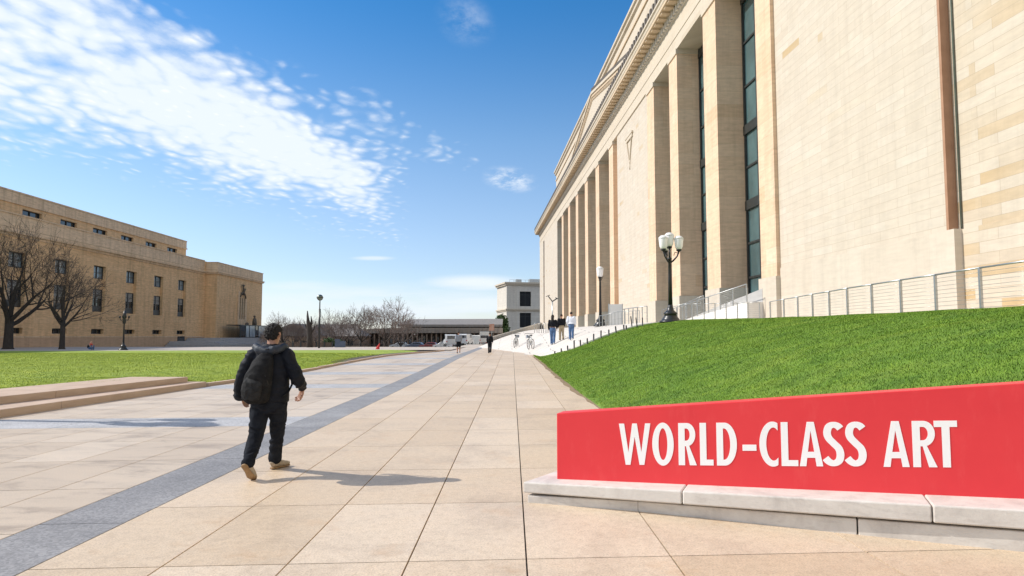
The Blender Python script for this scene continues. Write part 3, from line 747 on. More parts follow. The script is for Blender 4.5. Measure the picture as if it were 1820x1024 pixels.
for a, b_, mt in ((0.1, 2.4, 'glass_dark'), (2.6, 4.3, 'vitrine'), (4.5, 7.3, 'vitrine'), (7.5, 8.9, 'glass_dark'), (9.1, 13.5, 'vitrine'), (13.7, 17.5, 'glass_blue')):
    MB().box(-.04, .04, a, b_, .12, 2.25).build('panel', M[mt], gb)

# ------------------------------------------------------------------ white stone building behind
WB = thing('pale_stone_building', 'pale grey stone two storey pavilion with dark tall windows behind the ramp wall', 'building', (-1.6, 215, 0), RAD(14))
def wbx(n, mb, mt, p=None): return mb.build(n, mt, p or WB)
m = MB(); m.box(0, 4.2, 0, .8, 0, 17.5).box(7.9, 16, 0, .8, 0, 17.5).box(4.2, 7.9, 0, .8, 0, 4.2).box(4.2, 7.9, 0, .8, 8.8, 10.9).box(4.2, 7.9, 0, .8, 15.6, 17.5)
m.box(0, .8, .8, 14, 0, 17.5).box(.8, 16, 3, 14, 0, 17.4); wbx('wall', m, M['grey_stone'])
wbx('cornice', MB().box(-.5, 16, -.5, 14, 17.5, 18.0).box(-.9, 16, -.9, 14, 18.0, 18.5).box(-.25, 16, -.25, 14, 9.3, 9.7).box(-.5, 16, -.5, 14, 9.7, 10.1), M['trim'])
wbx('pilaster', MB().box(-.14, 1.6, -.14, .4, 0, 9.3).box(-.12, 1.6, -.14, .4, 10.1, 17.5), M['grey_stone'])
wbx('pilaster', MB().box(3.0, 4.1, -.12, .4, 0, 9.3).box(3.0, 4.1, -.12, .4, 10.1, 17.5), M['grey_stone'])
for z0, z1 in ((4.2, 8.8), (10.9, 15.6)):
    w = wbx('window', MB().box(4.2, 7.9, .55, .6, z0, z1), simple('matt black glazing', (.02, .024, .028), (.01, .012, .014), 1, .5, spec=.2))
    MB().box(6.0, 6.12, .48, .55, z0, z1).box(4.2, 7.9, .49, .55, z1 - 1.1, z1 - 1.0).box(4.2, 4.35, .48, .55, z0, z1).box(7.75, 7.9, .48, .55, z0, z1).build('window_frame', M['dark_metal'], w)
m = MB()
for k in range(12): m.bar((1 + k * 1.3, .6, 18.5), (1 + k * 1.3, .6, 19.3), .07)
m.bar((1, .6, 19.3), (16, .6, 19.3), .08); m.box(3.5, 5.3, 2, 4, 18.5, 19.6); m.box(8, 12, 2, 4, 18.5, 19.8); wbx('roof_railing', m, M['steel'])

# ramp wall in front of it
rw = thing('ramp_wall', 'sloping weathered grey concrete wall rising towards the museum corner', 'wall', (-3.8, 108, 0))
m = MB(); P0 = (-3.6, 106); P1 = (8.6, 187); n = 10
for i in range(n):
    a = [P0[k] + (P1[k] - P0[k]) * i / n for k in (0, 1)]; b_ = [P0[k] + (P1[k] - P0[k]) * (i + 1) / n - (.03 if k else 0) for k in (0, 1)]
    za, zb = 1.15 + 4.0 * (i / n) ** 1, 1.15 + 4.0 * ((i + 1) / n)
    m.prism([(a[0], a[1]), (b_[0], b_[1]), (b_[0] - .1, b_[1] + .5), (a[0] - .1, a[1] + .5)], -1, [za, zb, zb, za])
m.build('wall_panels', M['wallgrey'], rw, (-3.8, 108, 0))
m = MB(); m.prism([(P0[0] - .05, P0[1] - .08), (P1[0] - .05, P1[1] - .08), (P1[0] - .1, P1[1] + .6), (P0[0] - .1, P0[1] + .6)], [1.15, 5.15, 5.15, 1.15], [1.3, 5.3, 5.3, 1.3]); m.build('coping', M['concrete'], rw, (-3.8, 108, 0))

# ------------------------------------------------------------------ terrace on the right
rows = []
for Y in list(np.arange(2, 35, 1.5)) + [35.2, 35.3, 35.4, 35.6, 35.9, 36.3, 36.7, 37.5, 38.2, 39, 40, 41, 42, 43, 44, 45, 46] + list(np.arange(47, 90, 1.0)) + list(range(92, 200, 6)):
    a = xr(Y) - .02 if Y <= 46 else max(-4, 1.8 - (Y - 46) * 5.8 / 34) + (.0 if Y > 50 else -.3 * (Y - 46) / 4)
    b_ = 17 - .0495 * Y + 2.6
    rows.append([(a + (b_ - a) * t, Y, G(a + (b_ - a) * t, Y) + .012) for t in np.linspace(0, 1, 44)])
M['terrace'] = None
mt, nt, bb = new_mat('white granite terrace'); oc = ocoord(nt)
bk = nd(nt, 'ShaderNodeTexBrick'); nt.links.new(oc, bk.inputs['Vector'])
for k, v_ in (('Scale', 1), ('Brick Width', 2.6), ('Row Height', 1.3), ('Mortar Size', .03), ('Mortar Smooth', .1)): bk.inputs[k].default_value = v_
bk.inputs['Color1'].default_value = (.62, .57, .51, 1); bk.inputs['Color2'].default_value = (.665, .615, .555, 1); bk.inputs['Mortar'].default_value = (.33, .30, .27, 1)
nt.links.new(mix(nt, 1, bk.outputs['Color'], ramp(nt, noi(nt, oc, .8, 6, .7), [(.3, (.92, .91, .9)), (.6, (1, 1, 1))]), 'MULTIPLY'), bb.inputs['Base Color']); bb.inputs['Roughness'].default_value = .8
struct(grid_mesh('terrace', rows, mt))
# white kerb wall of the terrace along the lawn
ck = thing('terrace_kerb', 'white stone kerb following the upper edge of the lawn', 'kerb', (3.5, 36, 1))
m = MB(); pts = []
for Y in [46, 44, 42, 40.5, 39, 37.8, 36.7, 36.2, 35.9]: pts.append((xr(Y), Y))
pts += [(4.6, 35.75), (5.6, 35.65), (6.6, 35.55), (8.2, 35.5)]
for a, b_ in zip(pts, pts[1:]):
    za, zb = G(*a), G(*b_)
    m.prism([(a[0], a[1]), (b_[0], b_[1]), (b_[0] + .12, b_[1] + .16), (a[0] + .12, a[1] + .16)], [za - .1, zb - .1, zb - .1, za - .1], [za + .1, zb + .1, zb + .1, za + .1])
m.build('kerb_stones', M['concrete'], ck, (3.5, 36, 1))

# ------------------------------------------------------------------ red sign on its stone base
def on_line(u, v, A, B):
    """intersection of a sight line with the vertical plane through A,B -> (distance along, height)"""
    r = ray(u, v); dx, dy = B[0] - A[0], B[1] - A[1]; L = sqrt(dx * dx + dy * dy); dx /= L; dy /= L
    # A + s*d = t*r
    det = dx * (-r[1]) + dy * r[0]
    s = (A[0] * r[1] - A[1] * r[0]) / det
    t = (A[0] + s * dx) / r[0]
    return s, H + r[2] * t
PA = gp(990, 850, .20); PB = gp(1820, 888, .30)
F0 = (.10, 6.50); F1 = (3.66, 5.0)
base = thing('sign_base_wall', 'low weathered pale marble slab wall carrying the red sign', 'wall', (F0[0], F0[1], 0))
dF = Vector((F1[0] - F0[0], F1[1] - F0[1])).normalized(); nF = Vector((-dF.y, dF.x))
def fl(s, back=0): return (F0[0] + dF.x * s + nF.x * back, F0[1] + dF.y * s + nF.y * back)
sT = [on_line(u, v, F0, F1) for u, v in ((930, 857), (1212, 872.5), (1657, 894.7), (1820, 907))]
sB = [on_line(u, v, F0, F1) for u, v in ((930, 876), (1212, 894), (1657, 927), (1820, 941.7))]
print('slab top', sT, 'bot', sB)
zt = lambda s: sT[0][1] + (sT[3][1] - sT[0][1]) * s / sT[3][0]
zb_ = lambda s: sB[0][1] + (sB[3][1] - sB[0][1]) * s / sB[3][0]
cuts = [0, on_line(1212, 880, F0, F1)[0], on_line(1657, 905, F0, F1)[0], on_line(1657, 905, F0, F1)[0] + 1.9]
Lpd = Vector((PB.x - PA.x, PB.y - PA.y)).normalized(); Lpn = Vector((-Lpd.y, Lpd.x))
def slab_piece(s0, s1, wid=1.05, e0=0):
    m = MB(); a, b_ = fl(s0), fl(s1); c = fl(s1, wid); d = fl(s0 + e0, wid)
    m.prism([a, b_, c, d], [zb_(s0), zb_(s1), zb_(s1), zb_(s0)], [zt(s0), zt(s1), zt(s1), zt(s0)])
    return m
for i in range(3):
    bevel(slab_piece(cuts[i] + .004, cuts[i + 1] - .004, e0=(.18 if i == 0 else 0)).build('top_slab', M['slab'], base, (F0[0], F0[1], 0)), .012, 2)
# lower course: follows the ground line
lowp = [(.13, 6.47), (1.1, 6.15), (2.68, 5.44), (3.61, 5.035), (5.3, 4.32)]
q = [(p[0] + .015, p[1] + .015) for p in lowp]
cutl = [[q[0], q[1]], [q[1], q[2]], [(q[2][0] + .01, q[2][1] - .004), q[3], q[4]]]
for seg in cutl:
    m = MB(); back = [(p[0] + nF.x * .9, p[1] + nF.y * .9) for p in seg]
    def topz(p):
        s = (p[0] - F0[0]) * dF.x + (p[1] - F0[1]) * dF.y; return max(.05, zb_(s) - .022)
    pts = seg + back[::-1]
    m.prism(pts, [-.06] * len(pts), [topz(p) for p in seg] + [topz(p) for p in seg[::-1]])
    bevel(m.build('lower_block', M['slab'], base, (F0[0], F0[1], 0)), .008, 2)
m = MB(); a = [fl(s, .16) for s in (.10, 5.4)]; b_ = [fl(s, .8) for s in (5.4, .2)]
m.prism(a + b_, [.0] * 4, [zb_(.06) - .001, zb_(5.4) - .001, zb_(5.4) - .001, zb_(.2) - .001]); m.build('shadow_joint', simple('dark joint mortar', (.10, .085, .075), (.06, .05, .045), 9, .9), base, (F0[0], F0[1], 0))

sg = thing('red_sign', 'long red wedge shaped sign panel with white lettering on the marble base', 'sign', (PA.x, PA.y, 0))
def pl(s, back=0): return (PA.x + Lpd.x * s + Lpn.x * back, PA.y + Lpd.y * s + Lpn.y * back)
LBt = [on_line(u, v, PA, PB) for u, v in ((990, 852), (1820, 889), (990, 735), (1820, 682))]
print('panel', LBt)
Lr = LBt[1][0]; Lx = Lr + 1.6
zbot = lambda s: min(LBt[0][1] + (LBt[1][1] - LBt[0][1]) * s / Lr, 9); ztop = lambda s: LBt[2][1] + (LBt[3][1] - LBt[2][1]) * s / Lr
m = MB(); p4 = [pl(0), pl(Lx), pl(Lx, .22), pl(0, .22)]
m.prism(p4, [zbot(0) - .03, zbot(Lx) - .03, zbot(Lx) - .03, zbot(0) - .03], [ztop(0), ztop(Lx), ztop(Lx), ztop(0)])
bevel(m.build('panel', M['red'], sg, (PA.x, PA.y, 0)), .006, 2)

def bez(p0, p1, p2, n=8):
    return [((1 - t) ** 2 * p0[0] + 2 * t * (1 - t) * p1[0] + t * t * p2[0], (1 - t) ** 2 * p0[1] + 2 * t * (1 - t) * p1[1] + t * t * p2[1]) for t in [i / n for i in range(n + 1)]]
def ell(cx, cy, rx, ry, a0=0, a1=360, n=40, k=1.0):
    out = []
    for i in range(n + (0 if abs(a1 - a0) == 360 else 1)):
        t = RAD(a0 + (a1 - a0) * i / n); out.append((cx + rx * cos(t), cy + ry * sin(t)))
    return out
def S_shape(w, s):
    h = s / 2
    cp = [(.93, .80), (.86, .845), (.72, .905), (.50, .93), (.27, .885), (.175, .755), (.25, .635), (.50, .515), (.75, .40), (.83, .26), (.74, .125), (.48, .07), (.24, .105), (.06, .185), (.0, .22)]
    c = []
    for k in range(1, len(cp) - 2):
        p0, p1, p2, p3 = [Vector((q[0] * w, q[1])) for q in cp[k - 1:k + 3]]
        for j in range(7):
            t = j / 7; c.append(tuple(.5 * ((2 * p1) + (p2 - p0) * t + (2 * p0 - 5 * p1 + 4 * p2 - p3) * t * t + (3 * p1 - p0 - 3 * p2 + p3) * t ** 3)))
    c.append((cp[-2][0] * w, cp[-2][1]))
    L_, R_ = [], []
    for i, p in enumerate(c):
        a = c[max(0, i - 1)]; b_ = c[min(len(c) - 1, i + 1)]; d = Vector((b_[0] - a[0], b_[1] - a[1]))
        d = d.normalized() if d.length > 0 else Vector((0, 1))
        hh = h * (.86 + .2 * abs(d.y)) ; L_.append((p[0] - d.y * hh, p[1] + d.x * hh)); R_.append((p[0] + d.y * hh, p[1] - d.x * hh))
    return [L_ + R_[::-1]]
def letter_shape(ch, w, s):
    hb = .135
    if ch == 'W':
        k = s * .86; a = w
        return [[(0, 1), (k, 1), (a * .295, .30), (a * .425, 1), (a * .575, 1), (a * .705, .30), (a - k, 1), (a, 1), (a * .795, 0), (a * .645, 0), (a * .50, .68), (a * .355, 0), (a * .205, 0)]]
    if ch == 'O': return [ell(w / 2, .5, w / 2, .515, 0, 360, 48), ell(w / 2, .5, w / 2 - s, .515 - hb, 0, 360, 48)]
    if ch == 'R':
        o = [(0, 0), (0, 1), (w * .45, 1)] + ell(w * .47, .725, w * .47, .275, 90, -75, 18) + [(w, 0), (w - s * 1.08, 0), (w * .42, .45), (s, .45), (s, 0)]
        i_ = [(s, .87)] + ell(w * .44, .725, w * .44 - s * .70, .145, 90, -90, 14) + [(s, .58)]
        return [o, i_]
    if ch == 'L': return [[(0, 0), (0, 1), (s, 1), (s, hb), (w, hb), (w, 0)]]
    if ch == 'D':
        o = [(0, 0), (0, 1), (w * .35, 1)] + ell(w * .40, .5, w * .60, .5, 88, -88, 30) + [(w * .35, 0)]
        i_ = [(s, hb), (s, 1 - hb)] + ell(w * .38, .5, w * .62 - s, .5 - hb, 88, -88, 26)
        return [o, i_]
    if ch == '-': return [[(0, .345), (0, .485), (w, .485), (w, .345)]]
    if ch == 'C':
        o = ell(w * .72, .5, w * .72, .515, 68, 292, 44)
        i_ = ell(w * .76, .5, w * .76 - s, .515 - hb, 288, 72, 40)
        return [o + [(w, .022 + hb * 1.25)] + i_ + [(w, .978 - hb * 1.25)]]
    if ch == 'A':
        k = s * 1.02; c = w / 2
        k = s * .92; tp = s * .50; sl_ = (c - tp) ; ix = lambda z: k + (c - k) * z / .86      # inner edge of the left leg
        return [[(0, 0), (c - tp, 1), (c + tp, 1), (w, 0), (w - k, 0), (w - ix(.19), .19), (ix(.19), .19), (k, 0)],
                [(c, .80), (ix(.325), .325), (w - ix(.325), .325)]]
    if ch == 'S': return S_shape(w, s)
    if ch == 'T':
        return [[(0, 1), (0, 1 - hb), (w / 2 - s / 2, 1 - hb), (w / 2 - s / 2, 0), (w / 2 + s / 2, 0), (w / 2 + s / 2, 1 - hb), (w, 1 - hb), (w, 1)]]
LET = [('W', 365, 478), ('O', 484, 561), ('R', 578, 643), ('L', 655, 703), ('D', 715, 788), ('-', 808, 858), ('C', 869, 936), ('L', 947, 1007), ('A', 1012, 1096), ('S', 1101, 1171), ('S', 1180, 1251), ('A', 1312, 1406), ('R', 1419, 1506), ('T', 1498, 1582)]
for ch, a, b_ in LET:
    u0, u1 = 920 + a / 2.0222, 920 + b_ / 2.0222; uc = (u0 + u1) / 2
    tt = (uc - 1100) / (1702 - 1100)
    vt = 640 + (228 + (218 - 228) * tt) / 2.0222; vb = 640 + (378 + (385 - 378) * tt) / 2.0222
    s0, _ = on_line(u0, (vt + vb) / 2, PA, PB); s1, _ = on_line(u1, (vt + vb) / 2, PA, PB)
    def zrow(s):
        return None
    # lettering follows straight top and bottom lines across the panel
    zl = [on_line(1103, 640 + 228.5 / 2.0222, PA, PB), on_line(1700, 640 + 217.5 / 2.0222, PA, PB), on_line(1103, 640 + 376 / 2.0222, PA, PB), on_line(1700, 640 + 386 / 2.0222, PA, PB)]
    zt_ = lambda s: zl[0][1] + (zl[1][1] - zl[0][1]) * (s - zl[0][0]) / (zl[1][0] - zl[0][0])
    zb2 = lambda s: zl[2][1] + (zl[3][1] - zl[2][1]) * (s - zl[2][0]) / (zl[3][0] - zl[2][0])
    hgt = zt_((s0 + s1) / 2) - zb2((s0 + s1) / 2); w = (s1 - s0) / hgt
    cu = bpy.data.curves.new('letter', 'CURVE'); cu.dimensions = '2D'; cu.fill_mode = 'BOTH'; cu.extrude = .004
    for poly in letter_shape(ch, w, .150):
        sp = cu.splines.new('POLY'); sp.points.add(len(poly) - 1); sp.use_cyclic_u = True
        for i, p in enumerate(poly): sp.points[i].co = (p[0], p[1], 0, 1)
    tmp = bpy.data.objects.new('letter', cu); C.objects.link(tmp)
    dg = bpy.context.evaluated_depsgraph_get(); me = bpy.data.meshes.new_from_object(tmp.evaluated_get(dg))
    bpy.data.objects.remove(tmp); me.materials.clear(); me.materials.append(M['letter'])
    for v in me.vertices:
        s = s0 + v.co.x * hgt; z = zb2(s) + v.co.y * (zt_(s) - zb2(s)); xy = pl(s, -.0015 - v.co.z * .3)
        v.co = (xy[0] - PA.x, xy[1] - PA.y, z)
    o = bpy.data.objects.new('letter', me); C.objects.link(o); o.parent = sg

# ------------------------------------------------------------------ fences and railings
fpos = [(11.7, 11.4), (11.7, 13.2), (11.7, 15.1), (11.72, 17.03), (11.82, 19.0), (11.9, 20.85), (12.04, 22.8), (12.2, 24.8), (12.52, 26.9), (12.77, 28.98), (13.2, 31.5), (13.55, 34.0), (14.0, 37.0)]
fl_ = thing('cable_railing', 'long stainless post and cable railing along the top of the right lawn', 'railing', (11.7, 17, 2.15))
for x, y in fpos:
    z = G(x, y); m = MB(); m.box(x - .03, x + .03, y - .035, y + .035, z - .1, z + 1.1); m.box(x - .06, x + .06, y - .06, y + .06, z, z + .03); m.build('post', M['steel'], fl_, (11.7, 17, 2.15))
m = MB(); mc = MB()
for a, b_ in zip(fpos, fpos[1:]):
    za, zb = G(*a) + 1.1, G(*b_) + 1.1; m.tube([(a[0], a[1], za), (b_[0], b_[1], zb)], .025, 8)
    for k in range(1, 10): mc.tube([(a[0], a[1], za - .11 * k), (b_[0], b_[1], zb - .11 * k)], .005, 4)
m.build('top_rail', M['steel'], fl_, (11.7, 17, 2.15)); mc.build('cables', M['steel'], fl_, (11.7, 17, 2.15))
# front low railing continuing past the lamp
f2 = thing('cable_railing', 'short stainless railing between the triple lamp and the long fence, in front of the ramp', 'railing', (11, 38, 2.2))
p2 = [(13.9, 38.3), (13.35, 38.6), (12.85, 38.9), (12.3, 39.2), (11.75, 39.5), (11.2, 39.8), (10.6, 40.1), (10.1, 40.4)]
m = MB(); mc = MB()
for x, y in p2:
    z = G(x, y); MB().box(x - .025, x + .025, y - .025, y + .025, z - .1, z + 1.1).build('post', M['steel'], f2, (11, 38, 2.2))
for a, b_ in zip(p2, p2[1:]):
    za, zb = G(*a) + 1.1, G(*b_) + 1.1; m.tube([(a[0], a[1], za), (b_[0], b_[1], zb)], .02, 6)
    for k in range(1, 9): mc.tube([(a[0], a[1], za - .12 * k), (b_[0], b_[1], zb - .12 * k)], .005, 4)
m.build('top_rail', M['steel'], f2, (11, 38, 2.2)); mc.build('cables', M['steel'], f2, (11, 38, 2.2))
# ramp with its own railing
R0 = Vector((13.85, 40.2)); R1 = Vector((11.5, 50.5))
rp = thing('entrance_ramp', 'pale stone ramp climbing to the glass entrance bay beside the tall piers', 'ramp', (R1.x, R1.y, 2.3))
m = MB(); m.prism([(R1.x, R1.y), (R0.x, R0.y), (R0.x + 1.6, R0.y + .3), (R1.x + 2.2, R1.y + .5)], 2.0, [2.36, 3.55, 3.55, 2.36]); m.build('ramp_body', M['concrete'], rp, (R1.x, R1.y, 2.3))
m = MB(); m.prism([(R1.x + 1.0, R1.y + .2), (R0.x + 1.0, R0.y + .2), (R0.x + 1.2, R0.y + .25), (R1.x + 1.2, R1.y + .25)], 2.3, [2.6, 4.35, 4.35, 2.6]); m.build('ramp_back_wall', M['wallgrey'], rp, (R1.x, R1.y, 2.3))
rr = thing('ramp_railing', 'stainless cable railing with open gate end rising along the entrance ramp', 'railing', (R1.x, R1.y, 2.36))
m = MB(); mc = MB()
for i in range(8):
    t = i / 7; p = R1.lerp(R0, t); z = 2.36 + 1.19 * t
    MB().box(p.x - .03, p.x + .03, p.y - .03, p.y + .03, z, z + 1.05).build('post', M['steel'], rr, (R1.x, R1.y, 2.36))
for hgt_, rd in ((1.05, .03),) + tuple((1.05 - .11 * k, .006) for k in range(1, 9)):
    (m if rd > .01 else mc).tube([(R1.x, R1.y, 2.36 + hgt_), (R0.x, R0.y, 3.55 + hgt_)], rd, 6)
m.build('top_rail', M['steel'], rr, (R1.x, R1.y, 2.36)); mc.build('cables', M['steel'], rr, (R1.x, R1.y, 2.36))
# second railing segment by the next pier and stair rails near the lamp
def mini_rail(name, label, pts, h, nk, loc, sub=3, mat='steel', r=.02):
    t_ = thing(name, label, 'railing', loc); m = MB(); mc = MB()
    for a, b_ in zip(pts, pts[1:]):
        A, B = Vector(a), Vector(b_)
        for i in range(sub + 1):
            if i == sub and b_ != pts[-1]: continue
            p = A.lerp(B, i / sub); MB().box(p.x - r, p.x + r, p.y - r, p.y + r, p.z, p.z + h).build('post', M[mat], t_, loc)
        m.tube([(A.x, A.y, A.z + h), (B.x, B.y, B.z + h)], r, 6)
        for k in range(1, nk): mc.tube([(A.x, A.y, A.z + h * k / nk), (B.x, B.y, B.z + h * k / nk)], r * .35, 4)
    m.build('top_rail', M[mat], t_, loc); mc.build('cables', M[mat], t_, loc); return t_
mini_rail('stair_railing', 'short glazed railing between the second and third tall piers', [(11.1, 50.5, 2.35), (12.0, 47.2, 2.7), (12.6, 44.8, 3.1)], 1.1, 8, (11.1, 50, 2.3))
mini_rail('stair_railing', 'thin metal handrail stepping down on the far side of the triple lamp', [(9.3, 47, 2.3), (8.4, 51, 2.25), (6.9, 52, 1.75)], 1.3, 3, (8, 50, 2.2), 5, 'steel', .03)
mini_rail('stair_railing', 'lower curved handrail between the single lamp and the white box', [(8.6, 46, 2.3), (7.3, 47, 2.25), (6.2, 48.5, 2.0)], .95, 2, (7, 47, 2.2), 6, 'steel', .02)
wb = thing('white_box', 'plain white rectangular information board standing behind the bollards', 'board', dep(1094, 582, 50))
c_ = dep(1094, 582, 50); w_ = .48
MB().box(c_.x - w_, c_.x + w_, 49.8, 49.95, 2.0, dep(1094, 541, 50).z).build('board', M['white_paint'], wb, c_)
MB().box(c_.x - w_ - .04, c_.x - w_, 49.76, 49.99, 1.9, dep(1094, 540, 50).z).box(c_.x + w_, c_.x + w_ + .04, 49.76, 49.99, 1.9, dep(1094, 540, 50).z).build('frame', M['steel'], wb, c_)

# bollards along the lawn edge
bol = [(986.6, 624, 630), (997.5, 619, 627.5), (1009.4, 614, 624.5), (1020.5, 604.6, 621), (1032, 604, 616), (1044, 601, 612.5), (1055, 593, 607.6), (1068, 587, 602), (1082, 585.6, 598), (1095.5, 579.5, 592.5), (1109, 577, 588), (1113, 578, 588), (1123.7, 561.5, 583), (1133, 564, 583.5), (1142.5, 564, 582)]
for i, (u, a, b_) in enumerate(bol):
    p = hit(u, b_) or dep(u, b_, 36); hh = (b_ - a) / f * p.y
    ordn = ['lowest', 'second', 'third', 'fourth', 'fifth', 'sixth', 'seventh', 'eighth', 'ninth', 'tenth', 'eleventh', 'twelfth', 'thirteenth', 'fourteenth', 'topmost'][i]
    lean = 0
    t_ = thing('bollard', f'thin black bollard, {ordn} of the row climbing from the lawn tip towards the triple lamp', 'bollard', (p.x, p.y, p.z - .05), 0, 'bollards along the lawn edge')
    t_.rotation_euler = (0, RAD(random.uniform(-3, 7) * -1), 0)
    r = .038 if i < 12 else .03
    MB().lathe([(r * 1.5, 0), (r * 1.5, .05), (r, .07), (r, hh), (r * .8, hh + .03), (r * .2, hh + .05)], n=10).build('shaft', M['iron'], t_)

# ------------------------------------------------------------------ lamps
def globe_part(parent, x, y, z, s=1.0):
    g = MB().lathe([(.09 * s, 0), (.13 * s, .03 * s), (.17 * s, .12 * s), (.20 * s, .42 * s), (.205 * s, .46 * s)], (x, y, z), 14).build('globe', M['globe'], parent)
    MB().lathe([(.215 * s, .46 * s), (.215 * s, .50 * s), (.16 * s, .56 * s), (.12 * s, .60 * s), (.03 * s, .62 * s)], (x, y, z), 14).build('cap', M['white_paint'], g)
    m = MB(); m.lathe([(.05 * s, -.10 * s), (.11 * s, -.06 * s), (.12 * s, .0), (.10 * s, .02 * s)], (x, y, z), 12); m.build('cup', M['iron'], g)
def lamp(label, p, h, kind, s=1.0, rz=0):
    t_ = thing('street_lamp', label, 'street lamp', p, rz)
    k = h / 4.5
    MB().lathe([(.55 * k, 0), (.55 * k, .10 * k), (.44 * k, .13 * k), (.42 * k, .2 * k), (.34 * k, .30 * k), (.30 * k, .42 * k), (.36 * k, .45 * k), (.30 * k, .52 * k), (.18 * k, .62 * k), (.13 * k, .8 * k), (.12 * k, .9 * k)], n=20).build('base', M['iron'], t_)
    top = h - 1.25 * k if kind == 3 else h - .85 * k
    MB().lathe([(.115 * k, .88 * k), (.085 * k, top * .7), (.075 * k, top - .1), (.11 * k, top - .06), (.11 * k, top), (.06 * k, top + .03)], n=14).build('pole', M['iron'], t_)
    if kind == 3:
        for a in (200, 330, 85):
            m = MB(); c, s_ = cos(RAD(a)), sin(RAD(a)); r = .46 * k
            m.tube([(0, 0, top - .25 * k), (c * r * .35, s_ * r * .35, top - .15 * k), (c * r * .8, s_ * r * .8, top + .08 * k), (c * r, s_ * r, top + .32 * k)], [.05 * k, .045 * k, .04 * k, .04 * k], 8)
            m.tube([(c * r * .95, s_ * r * .95, top + .25 * k), (c * r * .55, s_ * r * .55, top + .28 * k), (c * r * .45, s_ * r * .45, top + .12 * k)], .02 * k, 6)
            m.build('arm', M['iron'], t_); globe_part(t_, c * r, s_ * r, top + .42 * k, 1.12 * k)
        MB().tube([(0, 0, top), (0, 0, top + .5 * k)], .04 * k, 8).build('arm', M['iron'], t_); globe_part(t_, 0, 0, top + .58 * k, 1.15 * k)
    elif kind == 1:
        m = MB()
        for a in (0, 120, 240): m.tube([(0, 0, top - .1), (.17 * cos(RAD(a)) * k, .17 * sin(RAD(a)) * k, top + .08 * k), (.24 * cos(RAD(a)) * k, .24 * sin(RAD(a)) * k, top + .26 * k)], .02 * k, 6)
        m.build('bracket', M['iron'], t_); globe_part(t_, 0, 0, top + .18 * k, 1.35 * k)
    elif kind == 0:      # dark finial with small arms, no globes
        m = MB(); m.lathe([(.12, top - .3), (.17, top - .1), (.1, top + .1), (.2, top + .3), (.15, top + .5), (.05, top + .9)], n=10)
        for a in (-1, 1): m.tube([(0, 0, top + .1), (.3 * a, 0, top), (.42 * a, 0, top + .2)], .035, 6); m.ball((.42 * a, 0, top + .3), .1)
        m.build('lamp_head', M['iron'], t_)
    return t_
pL = hit(1192, 574); 
lamp('tall black iron lamp with four white lantern globes on top of the lawn', (pL.x, pL.y, pL.z), 157 / f * pL.y * 1.02, 3, rz=.3)
pL = Vector((.1294 * 50, 50, G(.1294 * 50, 50)))
lamp('black iron lamp with one white lantern globe behind the bollards', pL, 103 / f * 50, 1)
pL = dep(219, 621, 62); lamp('thin dark iron lamp with small side arms in front of the tan building', (pL.x, pL.y, .26), 65 / f * 62, 0)
lamp('black iron lamp standing on the back of the low steps', (-11.55, 12.95, .315), 4.6, 3)
# forked post and round headed post
p = dep(982, 590, 58); fp_ = thing('forked_post', 'slim grey post with two small angled arms at its top behind the three walkers', 'street lamp', (p.x, p.y, G(p.x, p.y)))
hz_ = dep(982, 536, 58).z - G(p.x, p.y)
m = MB(); m.tube([(0, 0, 0), (0, 0, hz_)], .05, 8); m.build('pole', M['steel'], fp_)
m = MB(); m.bar((0, 0, hz_), (-.35, 0, hz_ + .45), .08); m.bar((0, 0, hz_), (.38, 0, hz_ + .25), .09); m.bar((-.2, 0, hz_ + .55), (-.55, 0, hz_ + .42), .1, .05); m.bar((.25, 0, hz_ + .33), (.5, 0, hz_ + .22), .12, .06); m.build('arms', M['dark_metal'], fp_)
p = dep(567, 616, 72); rl = thing('round_head_lamp', 'tall slim dark post topped by a round mirrored globe beyond the left lawn', 'street lamp', (p.x, 72, .1))
hz_ = dep(567, 529, 72).z - .1
m = MB(); m.tube([(0, 0, 0), (0, 0, hz_ - 1.2)], .11, 8); m.tube([(0, 0, hz_ - 1.2), (0, 0, hz_ - .2)], .06, 8); m.build('pole', M['iron'], rl)
MB().ball((0, 0, hz_), .33).build('globe', simple('mirrored green grey globe', (.25, .28, .25), (.05, .06, .05), 5, .25, metal=.6), rl)
MB().lathe([(.35, hz_ - .03), (.36, hz_), (.35, hz_ + .03)], n=14).build('ring', M['iron'], rl)

